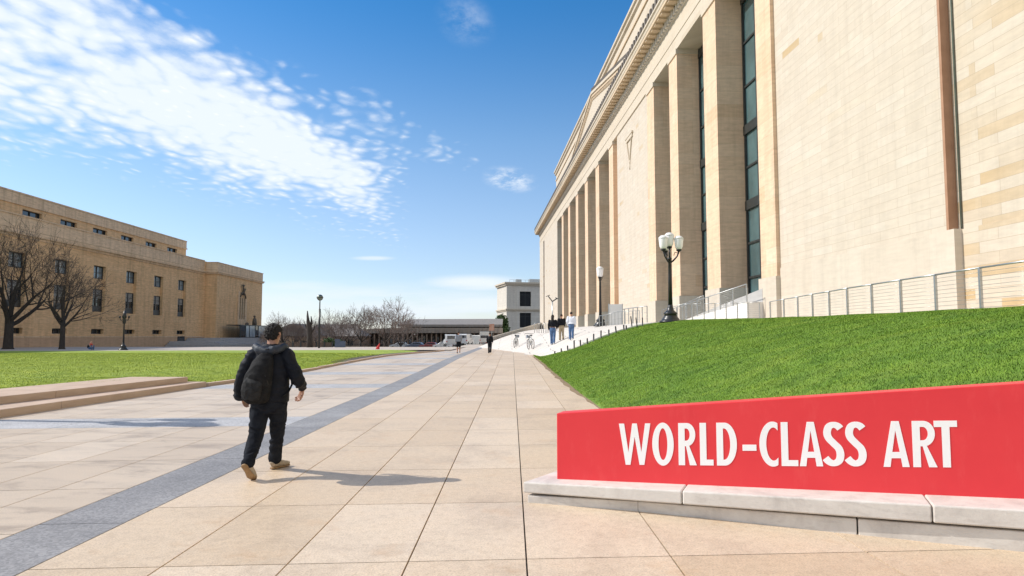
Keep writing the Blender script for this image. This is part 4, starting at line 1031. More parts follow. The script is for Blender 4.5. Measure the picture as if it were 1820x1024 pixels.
# ------------------------------------------------------------------ bare winter trees
def bare_tree(seed, h, spread, fork, r0, depth=6, twig_r=.012, dens=2, lean=0, up=.35):
    rnd = random.Random(seed); T = MB(); K = MB()
    def br(p, d, L, r, k):
        n = 4 if k <= 2 else (3 if k < 4 else 2); pts = [p]; rr = [r]; q = p.copy(); dd = d.copy()
        for i in range(n):
            dd = (dd + Vector((rnd.uniform(-1, 1), rnd.uniform(-1, 1), rnd.uniform(-.6, .9) + (.25 if k < 4 else .0))) * (.13 if k < 3 else .22)).normalized()
            q = q + dd * L / n; pts.append(q.copy()); rr.append(max(twig_r * .6, r * (1 - (i + 1) / n * .42)))
        (T if k <= 1 else K).tube(pts, rr, 8 if k <= 1 else (5 if k <= 3 else 3), cap=False)
        if k >= depth: return
        nb = dens + (1 if rnd.random() < .6 else 0) + (1 if k in (1,) else 0)
        for j in range(nb):
            t = 1 if j == 0 else rnd.uniform(.35, 1)
            idx = min(n - 1, int(t * n)); base = pts[idx].lerp(pts[idx + 1], t * n - idx) if t < 1 else pts[-1]
            ax = Vector((rnd.uniform(-1, 1), rnd.uniform(-1, 1), rnd.uniform(-.3, .3))).normalized()
            ang = rnd.uniform(.12, .35) if j == 0 else rnd.uniform(.4, .95) * spread
            nd_ = (Matrix.Rotation(ang, 3, ax) @ dd); nd_ = (nd_ + Vector((0, 0, up * rnd.uniform(.2, 1)))).normalized()
            br(base, nd_, L * rnd.uniform(.62, .86), max(twig_r, rr[-1] * rnd.uniform(.55, .8)), k + 1)
    # trunk
    pts = [Vector((0, 0, -.1)), Vector((lean * .3, 0, fork * .5)), Vector((lean, 0, fork))]
    T.tube([pts[0], Vector((0, 0, .25)), pts[1], pts[2]], [r0 * 1.5, r0 * 1.05, r0 * .9, r0 * .85], 12)
    nl = 5
    for j in range(nl):
        a = 2 * pi * j / nl + rnd.uniform(-.4, .4); e = rnd.uniform(.35, .95) * spread
        d = Vector((cos(a) * sin(e), sin(a) * sin(e), cos(e)))
        br(pts[2] - Vector((0, 0, rnd.uniform(0, fork * .25))), d, (h - fork) * .36, r0 * .55, 1)
    br(pts[2], Vector((0, 0, 1)), (h - fork) * .34, r0 * .6, 1)
    return T, K
def place_tree(name, label, TK, loc, mats=('bark', 'twig'), sc=1, rz=0, group=None):
    t_ = thing(name, label, 'tree', loc, rz, group)
    TK[0].build('trunk', M[mats[0]], t_); TK[1].build('crown', M[mats[1]], t_)
    t_.scale = (sc, sc, sc); return t_
p = dep(14, 620, 66)
place_tree('bare_tree', 'large bare tree with dense fine twigs at the far left before the tan building', bare_tree(3, 12.4, 1.25, 3.0, .42, 7, .012, 2, up=.16), (p.x, 66, .2))
p = dep(110, 618, 66)
place_tree('bare_tree', 'smaller bare tree with sparse fanning branches right of the large one', bare_tree(11, 9.4, 1.35, 2.8, .24, 6, .013, 2, up=.1), (p.x, 66, .2))
far = [bare_tree(21, 7.5, 1.2, 1.6, .2, 6, .019, 2, up=.15), bare_tree(22, 7.0, 1.25, 1.3, .17, 6, .019, 2, up=.15), bare_tree(25, 8, 1.15, 1.8, .2, 6, .019, 2, up=.15)]
protos = {}
spots = [(503, 552, 92, 0, 'bare tree with rounded crown just right of the tan building'), (478, 575, 100, 1, 'low bare tree tucked behind the end of the tan building'), (541, 556, 98, 1, 'thin bare tree left of the dark stump'),
         (580, 560, 90, 1, 'small bare tree right of the round headed post'), (606, 545, 96, 0, 'spreading bare tree left of the brown terrace building'), (641, 537, 88, 2, 'bare tree with a clear trunk before the left end of the brown building'), (684, 524, 84, 0, 'tallest wide bare tree before the brown building'),
         (560, 565, 120, 2, 'distant bare tree directly behind the round headed post'), (523, 562, 125, 1, 'distant hazy bare tree left of the dark stump'), (622, 552, 118, 1, 'distant bare tree between the two spreading ones'), (712, 540, 100, 1, 'thin bare tree in front of the roof end of the brown building')]
hh0 = [7.5, 7.0, 8.0]
def real_h(TK): return max(v[2] for v in TK[1].v)
for i, (u, vt, Y, k, lab) in enumerate(spots):
    p = dep(u, 612, Y); top = dep(u, vt, Y).z; gzv = -.3 if Y < 95 else -1.0
    sc = (top - gzv) / real_h(far[k])
    if k not in protos:
        t_ = place_tree('bare_tree', lab, (far[k][0], far[k][1]), (p.x, Y, gzv), ('bark', 'twig_far'), sc, i * 1.3, 'bare trees beyond the lawn'); protos[k] = t_
    else:
        t_ = copy_tree(protos[k]); t_.location = (p.x, Y, gzv); t_.scale = (sc, sc, sc); t_.rotation_euler = (0, 0, i * 1.3)
    tag(t_, lab, 'tree', 'bare trees beyond the lawn')
# dark pollarded stump
p = dep(551, 616, 78); t_ = thing('pollarded_trunk', 'thick dark cut back tree trunk with short stubs left of the round headed post', 'tree', (p.x, 78, -.2))
m = MB(); m.tube([(0, 0, 0), (-.05, 0, 1.5), (-.15, 0, 2.8), (-.3, 0, 3.6), (-.38, 0, 4.6)], [.36, .32, .30, .16, .05], 9)
m.tube([(-.1, 0, 2.4), (.1, .1, 3.3), (.05, 0, 4.0)], [.18, .12, .04], 7); m.tube([(0, 0, 1.8), (.45, 0, 2.6), (.6, 0, 3.5)], [.1, .07, .03], 6); m.tube([(-.2, 0, 2.2), (-.6, 0, 3.0), (-.8, 0, 3.6)], [.1, .06, .02], 6)
m.build('trunk', M['bark'], t_)
# evergreens
def leafy(name, label, loc, rx, rz, n, seed, leaf=.16):
    t_ = thing(name, label, 'tree', loc); rnd = np.random.RandomState(seed)
    MB().tube([(0, 0, -.2), (0, 0, rz * 1.1)], [rx * .14, rx * .05], 8).build('trunk', M['bark'], t_)
    d = rnd.normal(size=(n, 3)); d /= np.linalg.norm(d, axis=1)[:, None]
    rad = rnd.rand(n) ** .45
    lump = np.array([1 + .35 * MN.noise(Vector(tuple(v * 2.2 + seed))) for v in d])
    c = d * rad[:, None] * lump[:, None] * np.array([rx, rx, rz]) + np.array([0, 0, rz * 1.15])
    m = MB(); vs = []; fs = []
    for i, q in enumerate(c):
        a = rnd.normal(size=3); a /= np.linalg.norm(a); b_ = np.cross(a, rnd.normal(size=3)); b_ /= np.linalg.norm(b_)
        s = leaf * (.5 + rnd.rand()); o = len(vs)
        vs += [tuple(q - a * s), tuple(q + b_ * s * .5), tuple(q + a * s), tuple(q - b_ * s * .5)]; fs.append((o, o + 1, o + 2, o + 3))
    m.add(vs, fs); m.build('crown', M['leaf'], t_); return t_
p = dep(894, 590, 190); leafy('evergreen_tree', 'dense green conical tree beside the pale stone building', (p.x - .3, 190, .2), 1.9, 3.4, 2600, 4, .35)
for (u, Y, r_, s_, lab) in ((878, 185, 1.6, 5, 'dark low bush under the conical tree'), (584, 84, .75, 6, 'round green bush right of the round headed post'), (598, 86, .5, 8, 'small dark bush left of the blue hoarding'), (604, 85, .6, 9, 'dark bush with flat top behind the blue hoarding')):
    p = dep(u, 610, Y); t_ = leafy('bush', lab, (p.x, Y, -.1 if Y < 100 else .4), r_, r_ * .9, 700, s_, .14 if Y < 100 else .3); t_['category'] = 'bush'

# ------------------------------------------------------------------ low background buildings
def mk(name, label, loc, rz=0): return thing(name, label, 'building', loc, rz)
BY = 150
def X_(u, Y): return (u - 910) / f * Y
def Z_(v, Y): return dep(900, v, Y).z
bb_ = mk('brown_terrace_building', 'long low brown building of stacked terraces with arches and a dark overhanging roof', (X_(740, BY), BY, -2)); L0 = Vector((X_(740, BY), BY, -2))
bx = lambda nm, u0, u1, v0, v1, dy0, dy1, mt: MB().box(X_(u0, BY), X_(u1, BY), BY + dy0, BY + dy1, Z_(v1, BY), Z_(v0, BY)).build(nm, M[mt] if isinstance(mt, str) else mt, bb_, L0)
# roof: trapezoid profile
m = MB(); vs = [(X_(708, BY), BY - 1, Z_(577, BY)), (X_(893, BY), BY - 1, Z_(577, BY)), (X_(893, BY), BY + 9, Z_(565, BY)), (X_(716, BY), BY + 9, Z_(565.5, BY))]
vs2 = [(v[0], v[1], v[2] - .5) for v in vs]; m.add(vs + vs2, [(0, 1, 2, 3), (7, 6, 5, 4), (0, 4, 5, 1), (1, 5, 6, 2), (2, 6, 7, 3), (3, 7, 4, 0)]); m.build('roof', M['roof_grey'], bb_, L0)
bx('upper_wall', 716, 890, 576, 586, 6, 9, 'brown_slab')
m = MB()
for k in range(30): u = 716 + k * 5.8; m.box(X_(u, BY), X_(u + 1.1, BY), BY + 1, BY + 1.4, Z_(586, BY), Z_(577, BY))
each('post', m, M['brown_slab'], bb_, L0)
m = MB()
for k in range(22):
    u = 718 + k * 7 + random.uniform(-1, 1); m.box(X_(u, BY), X_(u + random.uniform(2, 5), BY), BY + 5.8, BY + 5.95, Z_(582, BY), Z_(578, BY))
each('clerestory_glass', m, M['vitrine'], bb_, L0)
m = MB(); Bz = lambda v: Z_(v, BY)
vs = []
for u, a, b_ in ((612, 587, 593), (700, 583, 592), (893, 583, 592)): vs += [(X_(u, BY), BY - 1.5, Bz(b_)), (X_(u, BY), BY - 1.5, Bz(a)), (X_(u, BY), BY + 8, Bz(b_)), (X_(u, BY), BY + 8, Bz(a))]
m.add(vs, [(0, 1, 5, 4), (4, 5, 9, 8), (1, 3, 7, 5), (5, 7, 11, 9), (0, 4, 6, 2), (4, 8, 10, 6), (0, 2, 3, 1), (8, 9, 11, 10)]); m.build('terrace_parapet', M['brown_slab'], bb_, L0)
bx('ground_wall', 614, 893, 591, 640, 3, 8, 'brown_brick')
m = MB()
for k in range(33): u = 616 + k * 8.4; m.box(X_(u, BY), X_(u + 2.2, BY), BY - 1, BY + .2, Bz(640), Bz(592.2))
each('pier', m, M['brown_brick'], bb_, L0)
m = MB()
for k in range(40): u = 616 + k * 6.9; m.box(X_(u, BY), X_(u + .7, BY), BY - 1.62, BY - 1.5, Bz(592), Bz(584.8 + (2 if u < 690 else 0)))
each('post', m, M['roof_grey'], bb_, L0)
m = MB()
for k in range(26):
    u = 650 + k * 8.3 + random.uniform(-2, 2); v = random.uniform(600, 606); m.box(X_(u, BY), X_(u + random.uniform(2.5, 5), BY), BY + 2.8, BY + 2.95, Bz(v + 8), Bz(v))
each('shop_window', m, M['vitrine'], bb_, L0)
m = MB()
for k in range(18):
    u = 630 + k * 12 + random.uniform(-2, 2); m.box(X_(u, BY), X_(u + random.uniform(4, 7), BY), BY + 2.85, BY + 2.97, Bz(618), Bz(598))
each('doorway', m, M['glass_dark'], bb_, L0)
hb_ = mk('brown_house', 'brown pitched roof house half hidden behind the bare trees', (X_(590, 140), 140, -2))
w = MB(); w.box(-6, 6, 0, 8, 0, 3.6); w.build('wall', M['brown_brick'], hb_)
MB().add([(-6.5, -.4, 3.5), (6.5, -.4, 3.5), (6.5, 8.4, 3.5), (-6.5, 8.4, 3.5), (-4, 4, 6), (4, 4, 6)], [(0, 1, 5, 4), (1, 2, 5), (2, 3, 4, 5), (3, 0, 4), (3, 2, 1, 0)]).build('roof', M['roof_grey'], hb_)
m = MB()
for k in range(5): m.box(-5.4 + k * 2.2, -4.4 + k * 2.2, -.04, .02, 1.6, 2.9)
each('window', m, M['glass_dark'], hb_)
h2 = mk('pale_brown_house', 'pale brown gabled house behind the brown boundary fence', (X_(520, 135), 135, -2))
MB().box(-6, 6, 0, 8, 0, 3.6).build('wall', M['tan_base'], h2)
MB().add([(-6.4, -.4, 3.5), (6.4, -.4, 3.5), (6.4, 8.4, 3.5), (-6.4, 8.4, 3.5), (0, -.4, 6), (0, 8.4, 6)], [(0, 1, 4), (1, 2, 5, 4), (2, 3, 5), (3, 0, 4, 5), (3, 2, 1, 0)]).build('roof', M['brown_slab'], h2)
each('window', MB().box(-4, -2.5, -.05, .02, 1.2, 2.6).box(2, 3.5, -.05, .02, 1.2, 2.6), M['glass_dark'], h2)
# boundary fence
fb = thing('board_fence', 'long dark brown boarded fence across the far edge of the lawn', 'fence', (X_(540, 80), 80, -.6))
m = MB(); x = X_(478, 80)
while x < X_(592, 80): m.box(x, x + .17, 80, 80.05, -.6, .78 + random.uniform(-.02, .02)); x += .2
m.build('boards', M['fence_brown'], fb, (X_(540, 80), 80, -.6))
m = MB()
for k in range(9): x = X_(480 + k * 14, 80); m.box(x - .07, x + .07, 79.9, 80, -.6, .9)
each('post', m, M['dark_metal'], fb, (X_(540, 80), 80, -.6))
bh = thing('blue_hoarding', 'dark blue grey hoarding panels right of the boarded fence', 'hoarding', (X_(604, 80), 79, -.6))
for k, (u0, u1, v0) in enumerate(((596, 605, 603), (605.3, 614.5, 606))):
    MB().box(X_(u0, 79), X_(u1, 79), 79, 79.2, -.6, Z_(v0, 79)).build('panel', M['blue_wrap'], bh, (X_(604, 80), 79, -.6))
rail = thing('iron_fence', 'thin dark iron railing in front of the brown building', 'fence', (X_(700, 84), 84, -.6))
m = MB(); x = X_(616, 84)
while x < X_(795, 84): m.box(x, x + .035, 84, 84.035, -.6, .62); x += .17
m.build('pickets', M['iron'], rail, (X_(700, 84), 84, -.6)); MB().box(X_(616, 84), X_(795, 84), 84, 84.03, .5, .54).build('top_rail', M['iron'], rail, (X_(700, 84), 84, -.6))
# orange and white panel sign + small items
p = dep(874, 590, 112); os_ = thing('orange_sign', 'small orange and white panel on a post at the end of the plaza', 'sign', (p.x, 112, .1))
MB().box(-.4, .4, 0, .06, Z_(589, 112), Z_(577, 112)).build('panel', simple('orange brown sign board', (.45, .16, .09), (.5, .36, .28), 2.5, .6), os_); MB().bar((0, .1, 0), (0, .1, Z_(577, 112)), .08).build('post', M['steel'], os_)
p = dep(671, 615, 66); rc = thing('red_marker', 'small leaning red conical marker standing at the far lawn edge', 'marker', (p.x, 66, .1))
m = MB(); m.tube([(0, 0, 0), (.03, 0, .3), (.16, 0, .62), (.22, 0, .72)], [.22, .17, .06, .03], 10); m.build('cone', M['red_cloth'], rc); MB().box(-.2, .2, -.2, .2, -.02, .03).build('foot', M['white_paint'], rc)

# ------------------------------------------------------------------ vehicles
def vehicle(name, label, cat, loc, rz, col, kind, sc=1):
    t_ = thing(name, label, cat, loc, rz, 'vehicles parked at the end of the plaza'); t_.scale = (sc,) * 3
    cm = car_mat(name + ' paint', col)
    if kind == 'van': prof = [(-2.3, .35), (-2.3, 1.9), (-2.1, 2.15), (1.0, 2.15), (1.55, 1.35), (2.3, 1.1), (2.4, .35)]; W = .95; gl_ = [(1.0, 2.05), (1.5, 1.38), (.3, 1.38), (.3, 2.05)]
    elif kind == 'truck': prof = [(-3, .5), (-3, 2.7), (1.0, 2.7), (1.0, 2.2), (1.9, 2.15), (2.4, 1.3), (2.5, .5)]; W = 1.1; gl_ = [(1.3, 2.05), (1.85, 2.05), (2.25, 1.35), (1.3, 1.35)]
    else: prof = [(-2.1, .35), (-2.15, .9), (-1.5, 1.0), (-1.0, 1.42), (.4, 1.45), (1.1, .98), (2.0, .85), (2.1, .35)]; W = .87; gl_ = [(-.95, 1.36), (.4, 1.38), (.95, 1.0), (-1.3, 1.0)]
    n = len(prof); vs = [(s * W * (.88 if z > 1.2 else 1), x, z) for s in (-1, 1) for x, z in prof]
    b_ = MB().add(vs, [tuple(range(n)), tuple(range(2 * n - 1, n - 1, -1))] + [(i, n + i, n + (i + 1) % n, (i + 1) % n) for i in range(n)]).build('body', cm, t_); bevel(b_, .06, 2)
    m = MB()
    for s in (-1, 1): m.add([(s * (W * .94 + .012), x, z) for x, z in gl_], [(0, 1, 2, 3)])
    m.build('side_window', M['glass_dark'], t_)
    yb = prof[0][0]; MB().box(-W * .75, W * .75, yb - .02, yb + .1, (1.35 if kind != 'car' else 1.02), (1.9 if kind != 'car' else 1.1)).build('rear_window', M['glass_dark'], t_)
    for s in (-1, 1):
        for y in (-1.4, 1.4): 
            w_ = MB().tube([(s * (W - .16), y, .33), (s * (W + .02), y, .33)], .33, 16).build('wheel', M['rubber'], t_); MB().tube([(s * (W - .1), y, .33), (s * (W + .03), y, .33)], .17, 10).build('rim', M['steel'], w_)
        MB().box(s * W * .85 - .1, s * W * .85 + .1, yb - .04, yb, .8, 1.0).build('tail_light', M['red_cloth'], t_)
    return t_
for (u, Y, rz, col, kind, nm, lab, z) in ((800, 104, .2, (.7, .71, .72), 'van', 'parked_van', 'white van, leftmost of the vehicles at the plaza end', -.2), (828, 112, -.2, (.66, .67, .68), 'van', 'parked_van', 'white van behind the walker in the pale top', -.1),
                                       (843, 122, .9, (.35, .36, .36), 'truck', 'parked_truck', 'grey boxy truck between the white vans and the dark walker', -.3), (861, 106, .05, (.52, .52, .50), 'truck', 'parked_truck', 'pale grey box truck just left of the dark walker', .1),
                                       (812, 128, .6, (.08, .09, .11), 'car', 'parked_car', 'dark car behind the leftmost white van', -.4), (790, 118, 1.2, (.6, .6, .6), 'car', 'parked_car', 'silver car left of the white vans, partly behind the lawn', -.8), (740, 122, 1.5, (.1, .13, .2), 'car', 'parked_car', 'dark blue car in front of the arcade', -.9), (712, 125, 1.6, (.65, .66, .66), 'car', 'parked_car', 'white car under the tallest bare tree', -.9), (765, 120, 1.5, (.3, .05, .04), 'car', 'parked_car', 'dark red car in front of the arcade', -.9)):
    sc = {'van': .85, 'truck': .72, 'car': .9}[kind]
    vehicle(nm, lab, nm.split('_')[1], (X_(u, Y), Y, z + G(X_(u, Y), Y) * 0 + (.14 if z > -.3 else 0)), rz, col, kind, sc)

# ------------------------------------------------------------------ bicycles at the foot of the terrace
def bicycle(label, loc, rz):
    t_ = thing('bicycle', label, 'bicycle', loc, rz, 'bicycles parked on the terrace')
    for y in (-.52, .52):
        m = MB(); pts = [(0, y + .33 * cos(a), .34 + .33 * sin(a)) for a in np.linspace(0, 2 * pi, 21)]; m.tube(pts, .02, 6, cap=False)
        for a in np.linspace(0, pi, 7): m.tube([(0, y + .33 * cos(a), .34 + .33 * sin(a)), (0, y - .33 * cos(a), .34 - .33 * sin(a))], .003, 3)
        m.build('wheel', M['rubber'], t_)
    m = MB()
    for a, b_ in (((0, -.52, .34), (0, -.12, .85)), ((0, -.12, .85), (0, .38, .88)), ((0, -.02, .33), (0, .38, .82)), ((0, -.12, .85), (0, -.02, .33)), ((0, -.52, .34), (0, -.02, .33)), ((0, .52, .34), (0, .36, .98))): m.tube([a, b_], .02, 6)
    m.build('frame', M['steel'], t_); MB().ball((0, -.14, .93), (.09, .13, .05)).build('saddle', M['rubber'], t_)
    m = MB(); m.tube([(-.3, .30, 1.03), (-.12, .38, 1.05), (.12, .38, 1.05), (.3, .30, 1.03)], .016, 6); m.build('handlebar', M['iron'], t_)
    m = MB(); m.box(-.02, .02, -.1, .06, .28, .36); m.box(-.14, .14, .42, .62, .75, .95); m.build('basket', M['grey_cloth'], t_)
for u, v, rz, lab in ((943, 621, .25, 'bicycle seen end on, nearer the lawn tip'), (917, 618, -.2, 'bicycle seen end on, left of the other one on the pale terrace')):
    p = hit(u, v); t_ = bicycle(lab, p, rz); C.objects[-1]
for o in list(C.objects):
    if o.name.startswith('bicycle'): o.scale = (1.15,) * 3
rk = thing('bike_rack', 'low steel hoop rack at the foot of the museum corner', 'rack', hit(972, 592) or dep(972, 592, 70))
m = MB()
for k in range(6):
    x = -1.1 + k * .4; m.tube([(x, 0, 0), (x, 0, .8), (x + .1, 0, .95), (x + .22, 0, .8), (x + .22, 0, 0)], .03, 6)
m.build('hoops', M['steel'], rk)

# ------------------------------------------------------------------ people
def fuse(name, m, vox, mat, parent, smooth=4, folds=0.0, fs=(6, 6, 6), seed=0, amp2=0):
    """union of closed volumes -> one continuous skin"""
    o = m.build(name, mat); r = o.modifiers.new('r', 'REMESH'); r.mode = 'VOXEL'; r.voxel_size = vox
    if smooth: s_ = o.modifiers.new('s', 'SMOOTH'); s_.factor = .5; s_.iterations = smooth
    dg = bpy.context.evaluated_depsgraph_get(); me = bpy.data.meshes.new_from_object(o.evaluated_get(dg))
    bpy.data.objects.remove(o)
    if folds:
        vs = [v.co.copy() for v in me.vertices]; ns = [v.normal.copy() for v in me.vertices]
        for i, v in enumerate(me.vertices):
            q = vs[i]; p = Vector((q.x * fs[0], q.y * fs[1], q.z * fs[2] + seed))
            w = MN.noise(p + Vector((0, 0, MN.noise(p * .6) * 2)))
            rdg = 1 - abs(w) * 2.2; v.co = q + ns[i] * (folds * (rdg - .5) + amp2 * MN.noise(q * 90))
    me.polygons.foreach_set('use_smooth', [True] * len(me.polygons)); me.materials.clear(); me.materials.append(mat); me.update()
    ob = bpy.data.objects.new(name, me); C.objects.link(ob); ob.parent = parent; return ob
def limb(m, pts, rad, n=14):
    m.tube(pts, rad, n)
    for p, r in ((pts[0], rad[0]), (pts[-1], rad[-1])):
        r = max(r) if isinstance(r, tuple) else r; m.ball(p, r * .97, 12, 8)
def hand(m, w, d, side, curl=.9, s=1.0, palm_n=None):
    """palm + five fingers; w wrist, d direction of the hand, palm_n = palm normal"""
    w = Vector(w); d = Vector(d).normalized(); n = Vector(palm_n or (side * -1, 0, 0)); n = (n - d * n.dot(d)).normalized(); b = d.cross(n)
    c = w + d * .045 * s
    m.tube([w, w + d * .03 * s, w + d * .085 * s], [(.024 * s, .026 * s), (.018 * s, .036 * s), (.014 * s, .038 * s)], 12, up=tuple(n))
    for k, (off, L) in enumerate(((-.030, .066), (-.010, .078), (.010, .072), (.029, .058))):
        p = w + d * .085 * s + b * off * s; q = p; pts = [p - d * .01 * s]; a = 0
        for j in range(3):
            a += curl * (.55 if j == 0 else .75); dd = d * cos(a) + n * sin(a); q = q + dd * (L * s * (.44, .32, .24)[j]); pts.append(q.copy())
        m.tube(pts, [.0095 * s, .009 * s, .0085 * s, .007 * s], 8); m.ball(pts[-1], .007 * s, 8, 5)
    p = w + d * .03 * s - b * .03 * s; pts = [p, p + (d * .8 - b * .7 + n * .5).normalized() * .032 * s]; pts.append(pts[-1] + (d * .9 + n * .6).normalized() * .028 * s)
    m.tube(pts, [.013 * s, .011 * s, .008 * s], 8); m.ball(pts[-1], .008 * s, 8, 5)
def head_mesh(m, c, turn, r=1.0):
    c = Vector(c); R = Matrix.Rotation(turn, 3, 'Z'); P = lambda x, y, z: tuple(c + R @ Vector((x * r, y * r, z * r)))
    m.ball(c, (.073 * r, .088 * r, .105 * r), 20, 14)
    m.tube([P(0, .035, -.04), P(0, .045, -.095)], [.052 * r, .032 * r], 12)         # jaw
    m.tube([P(0, .085, .02), P(0, .108, -.022), P(0, .090, -.034)], [.010 * r, .015 * r, .012 * r], 8)   # nose
    m.tube([P(-.022, .080, -.056), P(.022, .080, -.056)], .009 * r, 8)
    for s in (-1, 1):
        m.tube([P(s * .074, -.008, -.03), P(s * .084, -.014, 0), P(s * .082, -.018, .028)], [.010 * r, .016 * r, .012 * r], 8)
        m.ball(P(s * .032, .073, .018), .016 * r, 8, 6)

# ---- main walker
RX, RY = -2.72, 7.72
man = thing('person', 'person in black hooded jacket and dark trousers walking away beside the dark paving band', 'person', (RX, RY, 0))
m = MB()
head_mesh(m, (.02, .035, 1.565), RAD(-14))
m.tube([(.01, .0, 1.36), (.015, .015, 1.45), (.02, .02, 1.53)], [.072, .060, .058], 14)
m.tube([(0, 0, .82), (0, 0, .95), (0, .01, 1.12), (0, .01, 1.28), (0, 0, 1.37)], [(.16, .12), (.15, .11), (.17, .12), (.18, .11), (.13, .09)], 16, up=(1, 0, 0))
limb(m, [(-.19, 0, 1.34), (-.29, .0, 1.10), (-.33, .06, .88)], [.05, .045, .035], 10)
limb(m, [(.19, 0, 1.34), (.31, -.03, 1.07), (.325, .13, .965), (.318, .17, .945)], [.05, .045, .036, .031], 12)
limb(m, [(-.095, 0, .82), (-.112, -.05, .48), (-.106, -.29, .20)], [.075, .045, .03], 10); limb(m, [(.085, 0, .82), (.03, .19, .48), (-.045, .37, .12)], [.075, .045, .03], 10)
hand(m, (.318, .165, .945), (-.28, .35, -.80), 1, .75, 1.12, (-.6, -.6, .0)); hand(m, (-.33, .07, .87), (.05, .5, -.9), -1, .5, 1.0, (1, 0, 0))
fuse('body', m, .0055, M['skin'], man, 3)
m = MB(); c = Vector((.018, .022, 1.598)); m.ball(c, (.092, .103, .092), 20, 14); m.ball(c + Vector((-.004, -.038, -.03)), (.078, .066, .072), 16, 10)
fuse('hair', m, .006, M['hair'], man, 2, .014, (30, 30, 30), 3, .012)
m = MB()
m.tube([(-.005, -.01, .815), (-.005, -.005, .92), (0, 0, 1.04), (0, .01, 1.17), (0, .015, 1.28), (.0, .005, 1.365), (.01, .0, 1.42), (.012, .005, 1.455)], [(.222, .160), (.222, .162), (.212, .155), (.218, .150), (.224, .138), (.178, .112), (.105, .095), (.085, .085)], 24, up=(1, 0, 0))
limb(m, [(-.185, 0, 1.335), (-.262, -.01, 1.19), (-.315, .0, 1.05), (-.335, .025, .96), (-.345, .05, .885)], [.086, .080, .074, .072, .078])
limb(m, [(.185, 0, 1.335), (.255, -.02, 1.20), (.315, -.035, 1.09), (.325, .0, 1.04), (.33, .08, .995), (.325, .13, .968)], [.086, .080, .076, .070, .062, .052])
fuse('jacket', m, .009, M['black_cloth'], man, 5, .011, (5, 5, 9), 1)
m = MB(); m.tube([(-.15, .06, 1.405), (-.155, -.03, 1.425), (-.09, -.115, 1.40), (.01, -.145, 1.375), (.11, -.115, 1.40), (.165, -.03, 1.425), (.16, .06, 1.41)], [.03, .042, .046, .046, .046, .042, .03], 12); m.tube([(0, -.09, 1.42), (0, -.15, 1.31)], [(.11, .05), (.055, .028)], 12, up=(1, 0, 0))
fuse('hood', m, .008, simple('navy hood lining', (.02, .03, .05), (.008, .012, .02), 10, .6, .3, 40), man, 4, .009, (9, 9, 12), 6)
m = MB()
m.tube([(0, 0, .96), (0, 0, .87), (0, .005, .77), (0, .01, .70)], [(.185, .14), (.20, .155), (.195, .15), (.16, .12)], 20, up=(1, 0, 0))
limb(m, [(-.095, 0, .80), (-.105, -.03, .64), (-.115, -.05, .49), (-.118, -.11, .38), (-.112, -.21, .27), (-.106, -.30, .195)], [.108, .100, .084, .076, .071, .068])
limb(m, [(.092, 0, .80), (.072, .09, .64), (.035, .18, .48), (.01, .24, .36), (-.02, .31, .23), (-.045, .365, .125)], [.108, .098, .083, .075, .072, .073])
fuse('trousers', m, .0085, M['jeans_dark'], man, 4, .013, (7, 7, 13), 9)
def shoe(heel, ball, toe, side, upn):
    h, b_, t = Vector(heel), Vector(ball), Vector(toe); m = MB(); u = Vector(upn).normalized()
    m.tube([h + u * .045 - (b_ - h) * .10, h + u * .05, h.lerp(b_, .5) + u * .05, b_ + u * .036, t + u * .026, t + u * .022 + (t - b_) * .25], [(.022, .028), (.037, .042), (.040, .045), (.048, .036), (.036, .022), (.012, .012)], 14, up=tuple((b_ - h).cross(u)))
    m.tube([h + u * .05, h + u * .075], [.036, .032], 12)
    s_ = fuse('shoe', m, .006, M['shoe'], man, 3, .003, (20, 20, 20), 2)
    m = MB(); m.tube([h - (b_ - h) * .14, h, h.lerp(b_, .5), b_, t, t + (t - b_) * .3], [(.022, .011), (.041, .013), (.036, .013), (.050, .013), (.040, .012), (.012, .008)], 14, up=tuple((b_ - h).cross(u)))
    k = fuse('sole', m, .006, M['sole'], s_, 2)
shoe((-.118, -.372, .175), (-.075, -.285, .045), (-.062, -.235, .012), -1, (0, .80, .60))
shoe((-.062, .335, .018), (.005, .475, .016), (.045, .555, .016), 1, (0, 0, 1))
bp = thing('backpack', 'black backpack with front pocket worn on the back of the walker in the dark jacket', 'backpack', (RX - .02, RY - .235, 1.0))
m = MB(); o_ = Vector((-.08, -.25, 1.0))
def rel(pts): return [tuple(Vector(p) - o_) for p in pts]
m.tube(rel([(-.135, -.215, .825), (-.135, -.225, .87), (-.125, -.24, .98), (-.10, -.245, 1.10), (-.07, -.225, 1.22), (-.045, -.19, 1.31), (-.03, -.165, 1.355)]), [(.11, .07), (.15, .10), (.158, .112), (.145, .108), (.122, .092), (.088, .065), (.05, .035)], 24, up=(1, 0, 0))
fuse('pack_body', m, .009, M['pack'], bp, 4, .009, (6, 6, 8), 4)
m = MB(); m.tube(rel([(-.15, -.315, .865), (-.145, -.335, .95), (-.13, -.335, 1.04), (-.12, -.315, 1.09)]), [(.085, .04), (.11, .05), (.105, .045), (.085, .02)], 20, up=(1, 0, 0)); fuse('front_pocket', m, .008, simple('worn black canvas', (.034, .034, .035), (.014, .014, .015), 16, .7, .5, 60, spec=.15), bp, 4, .006, (10, 10, 10), 2)
m = MB(); m.tube(rel([(-.02, -.30, 1.18), (-.01, -.31, 1.12), (.02, -.285, 1.02)]), [.012, .012, .008], 6); m.build('zip_pull', M['rubber'], bp); m = MB(); m.tube(rel([(-.06, -.16, 1.37), (-.05, -.20, 1.405), (-.02, -.20, 1.405), (-.01, -.16, 1.37)]), .008, 6); m.build('handle', M['rubber'], bp)
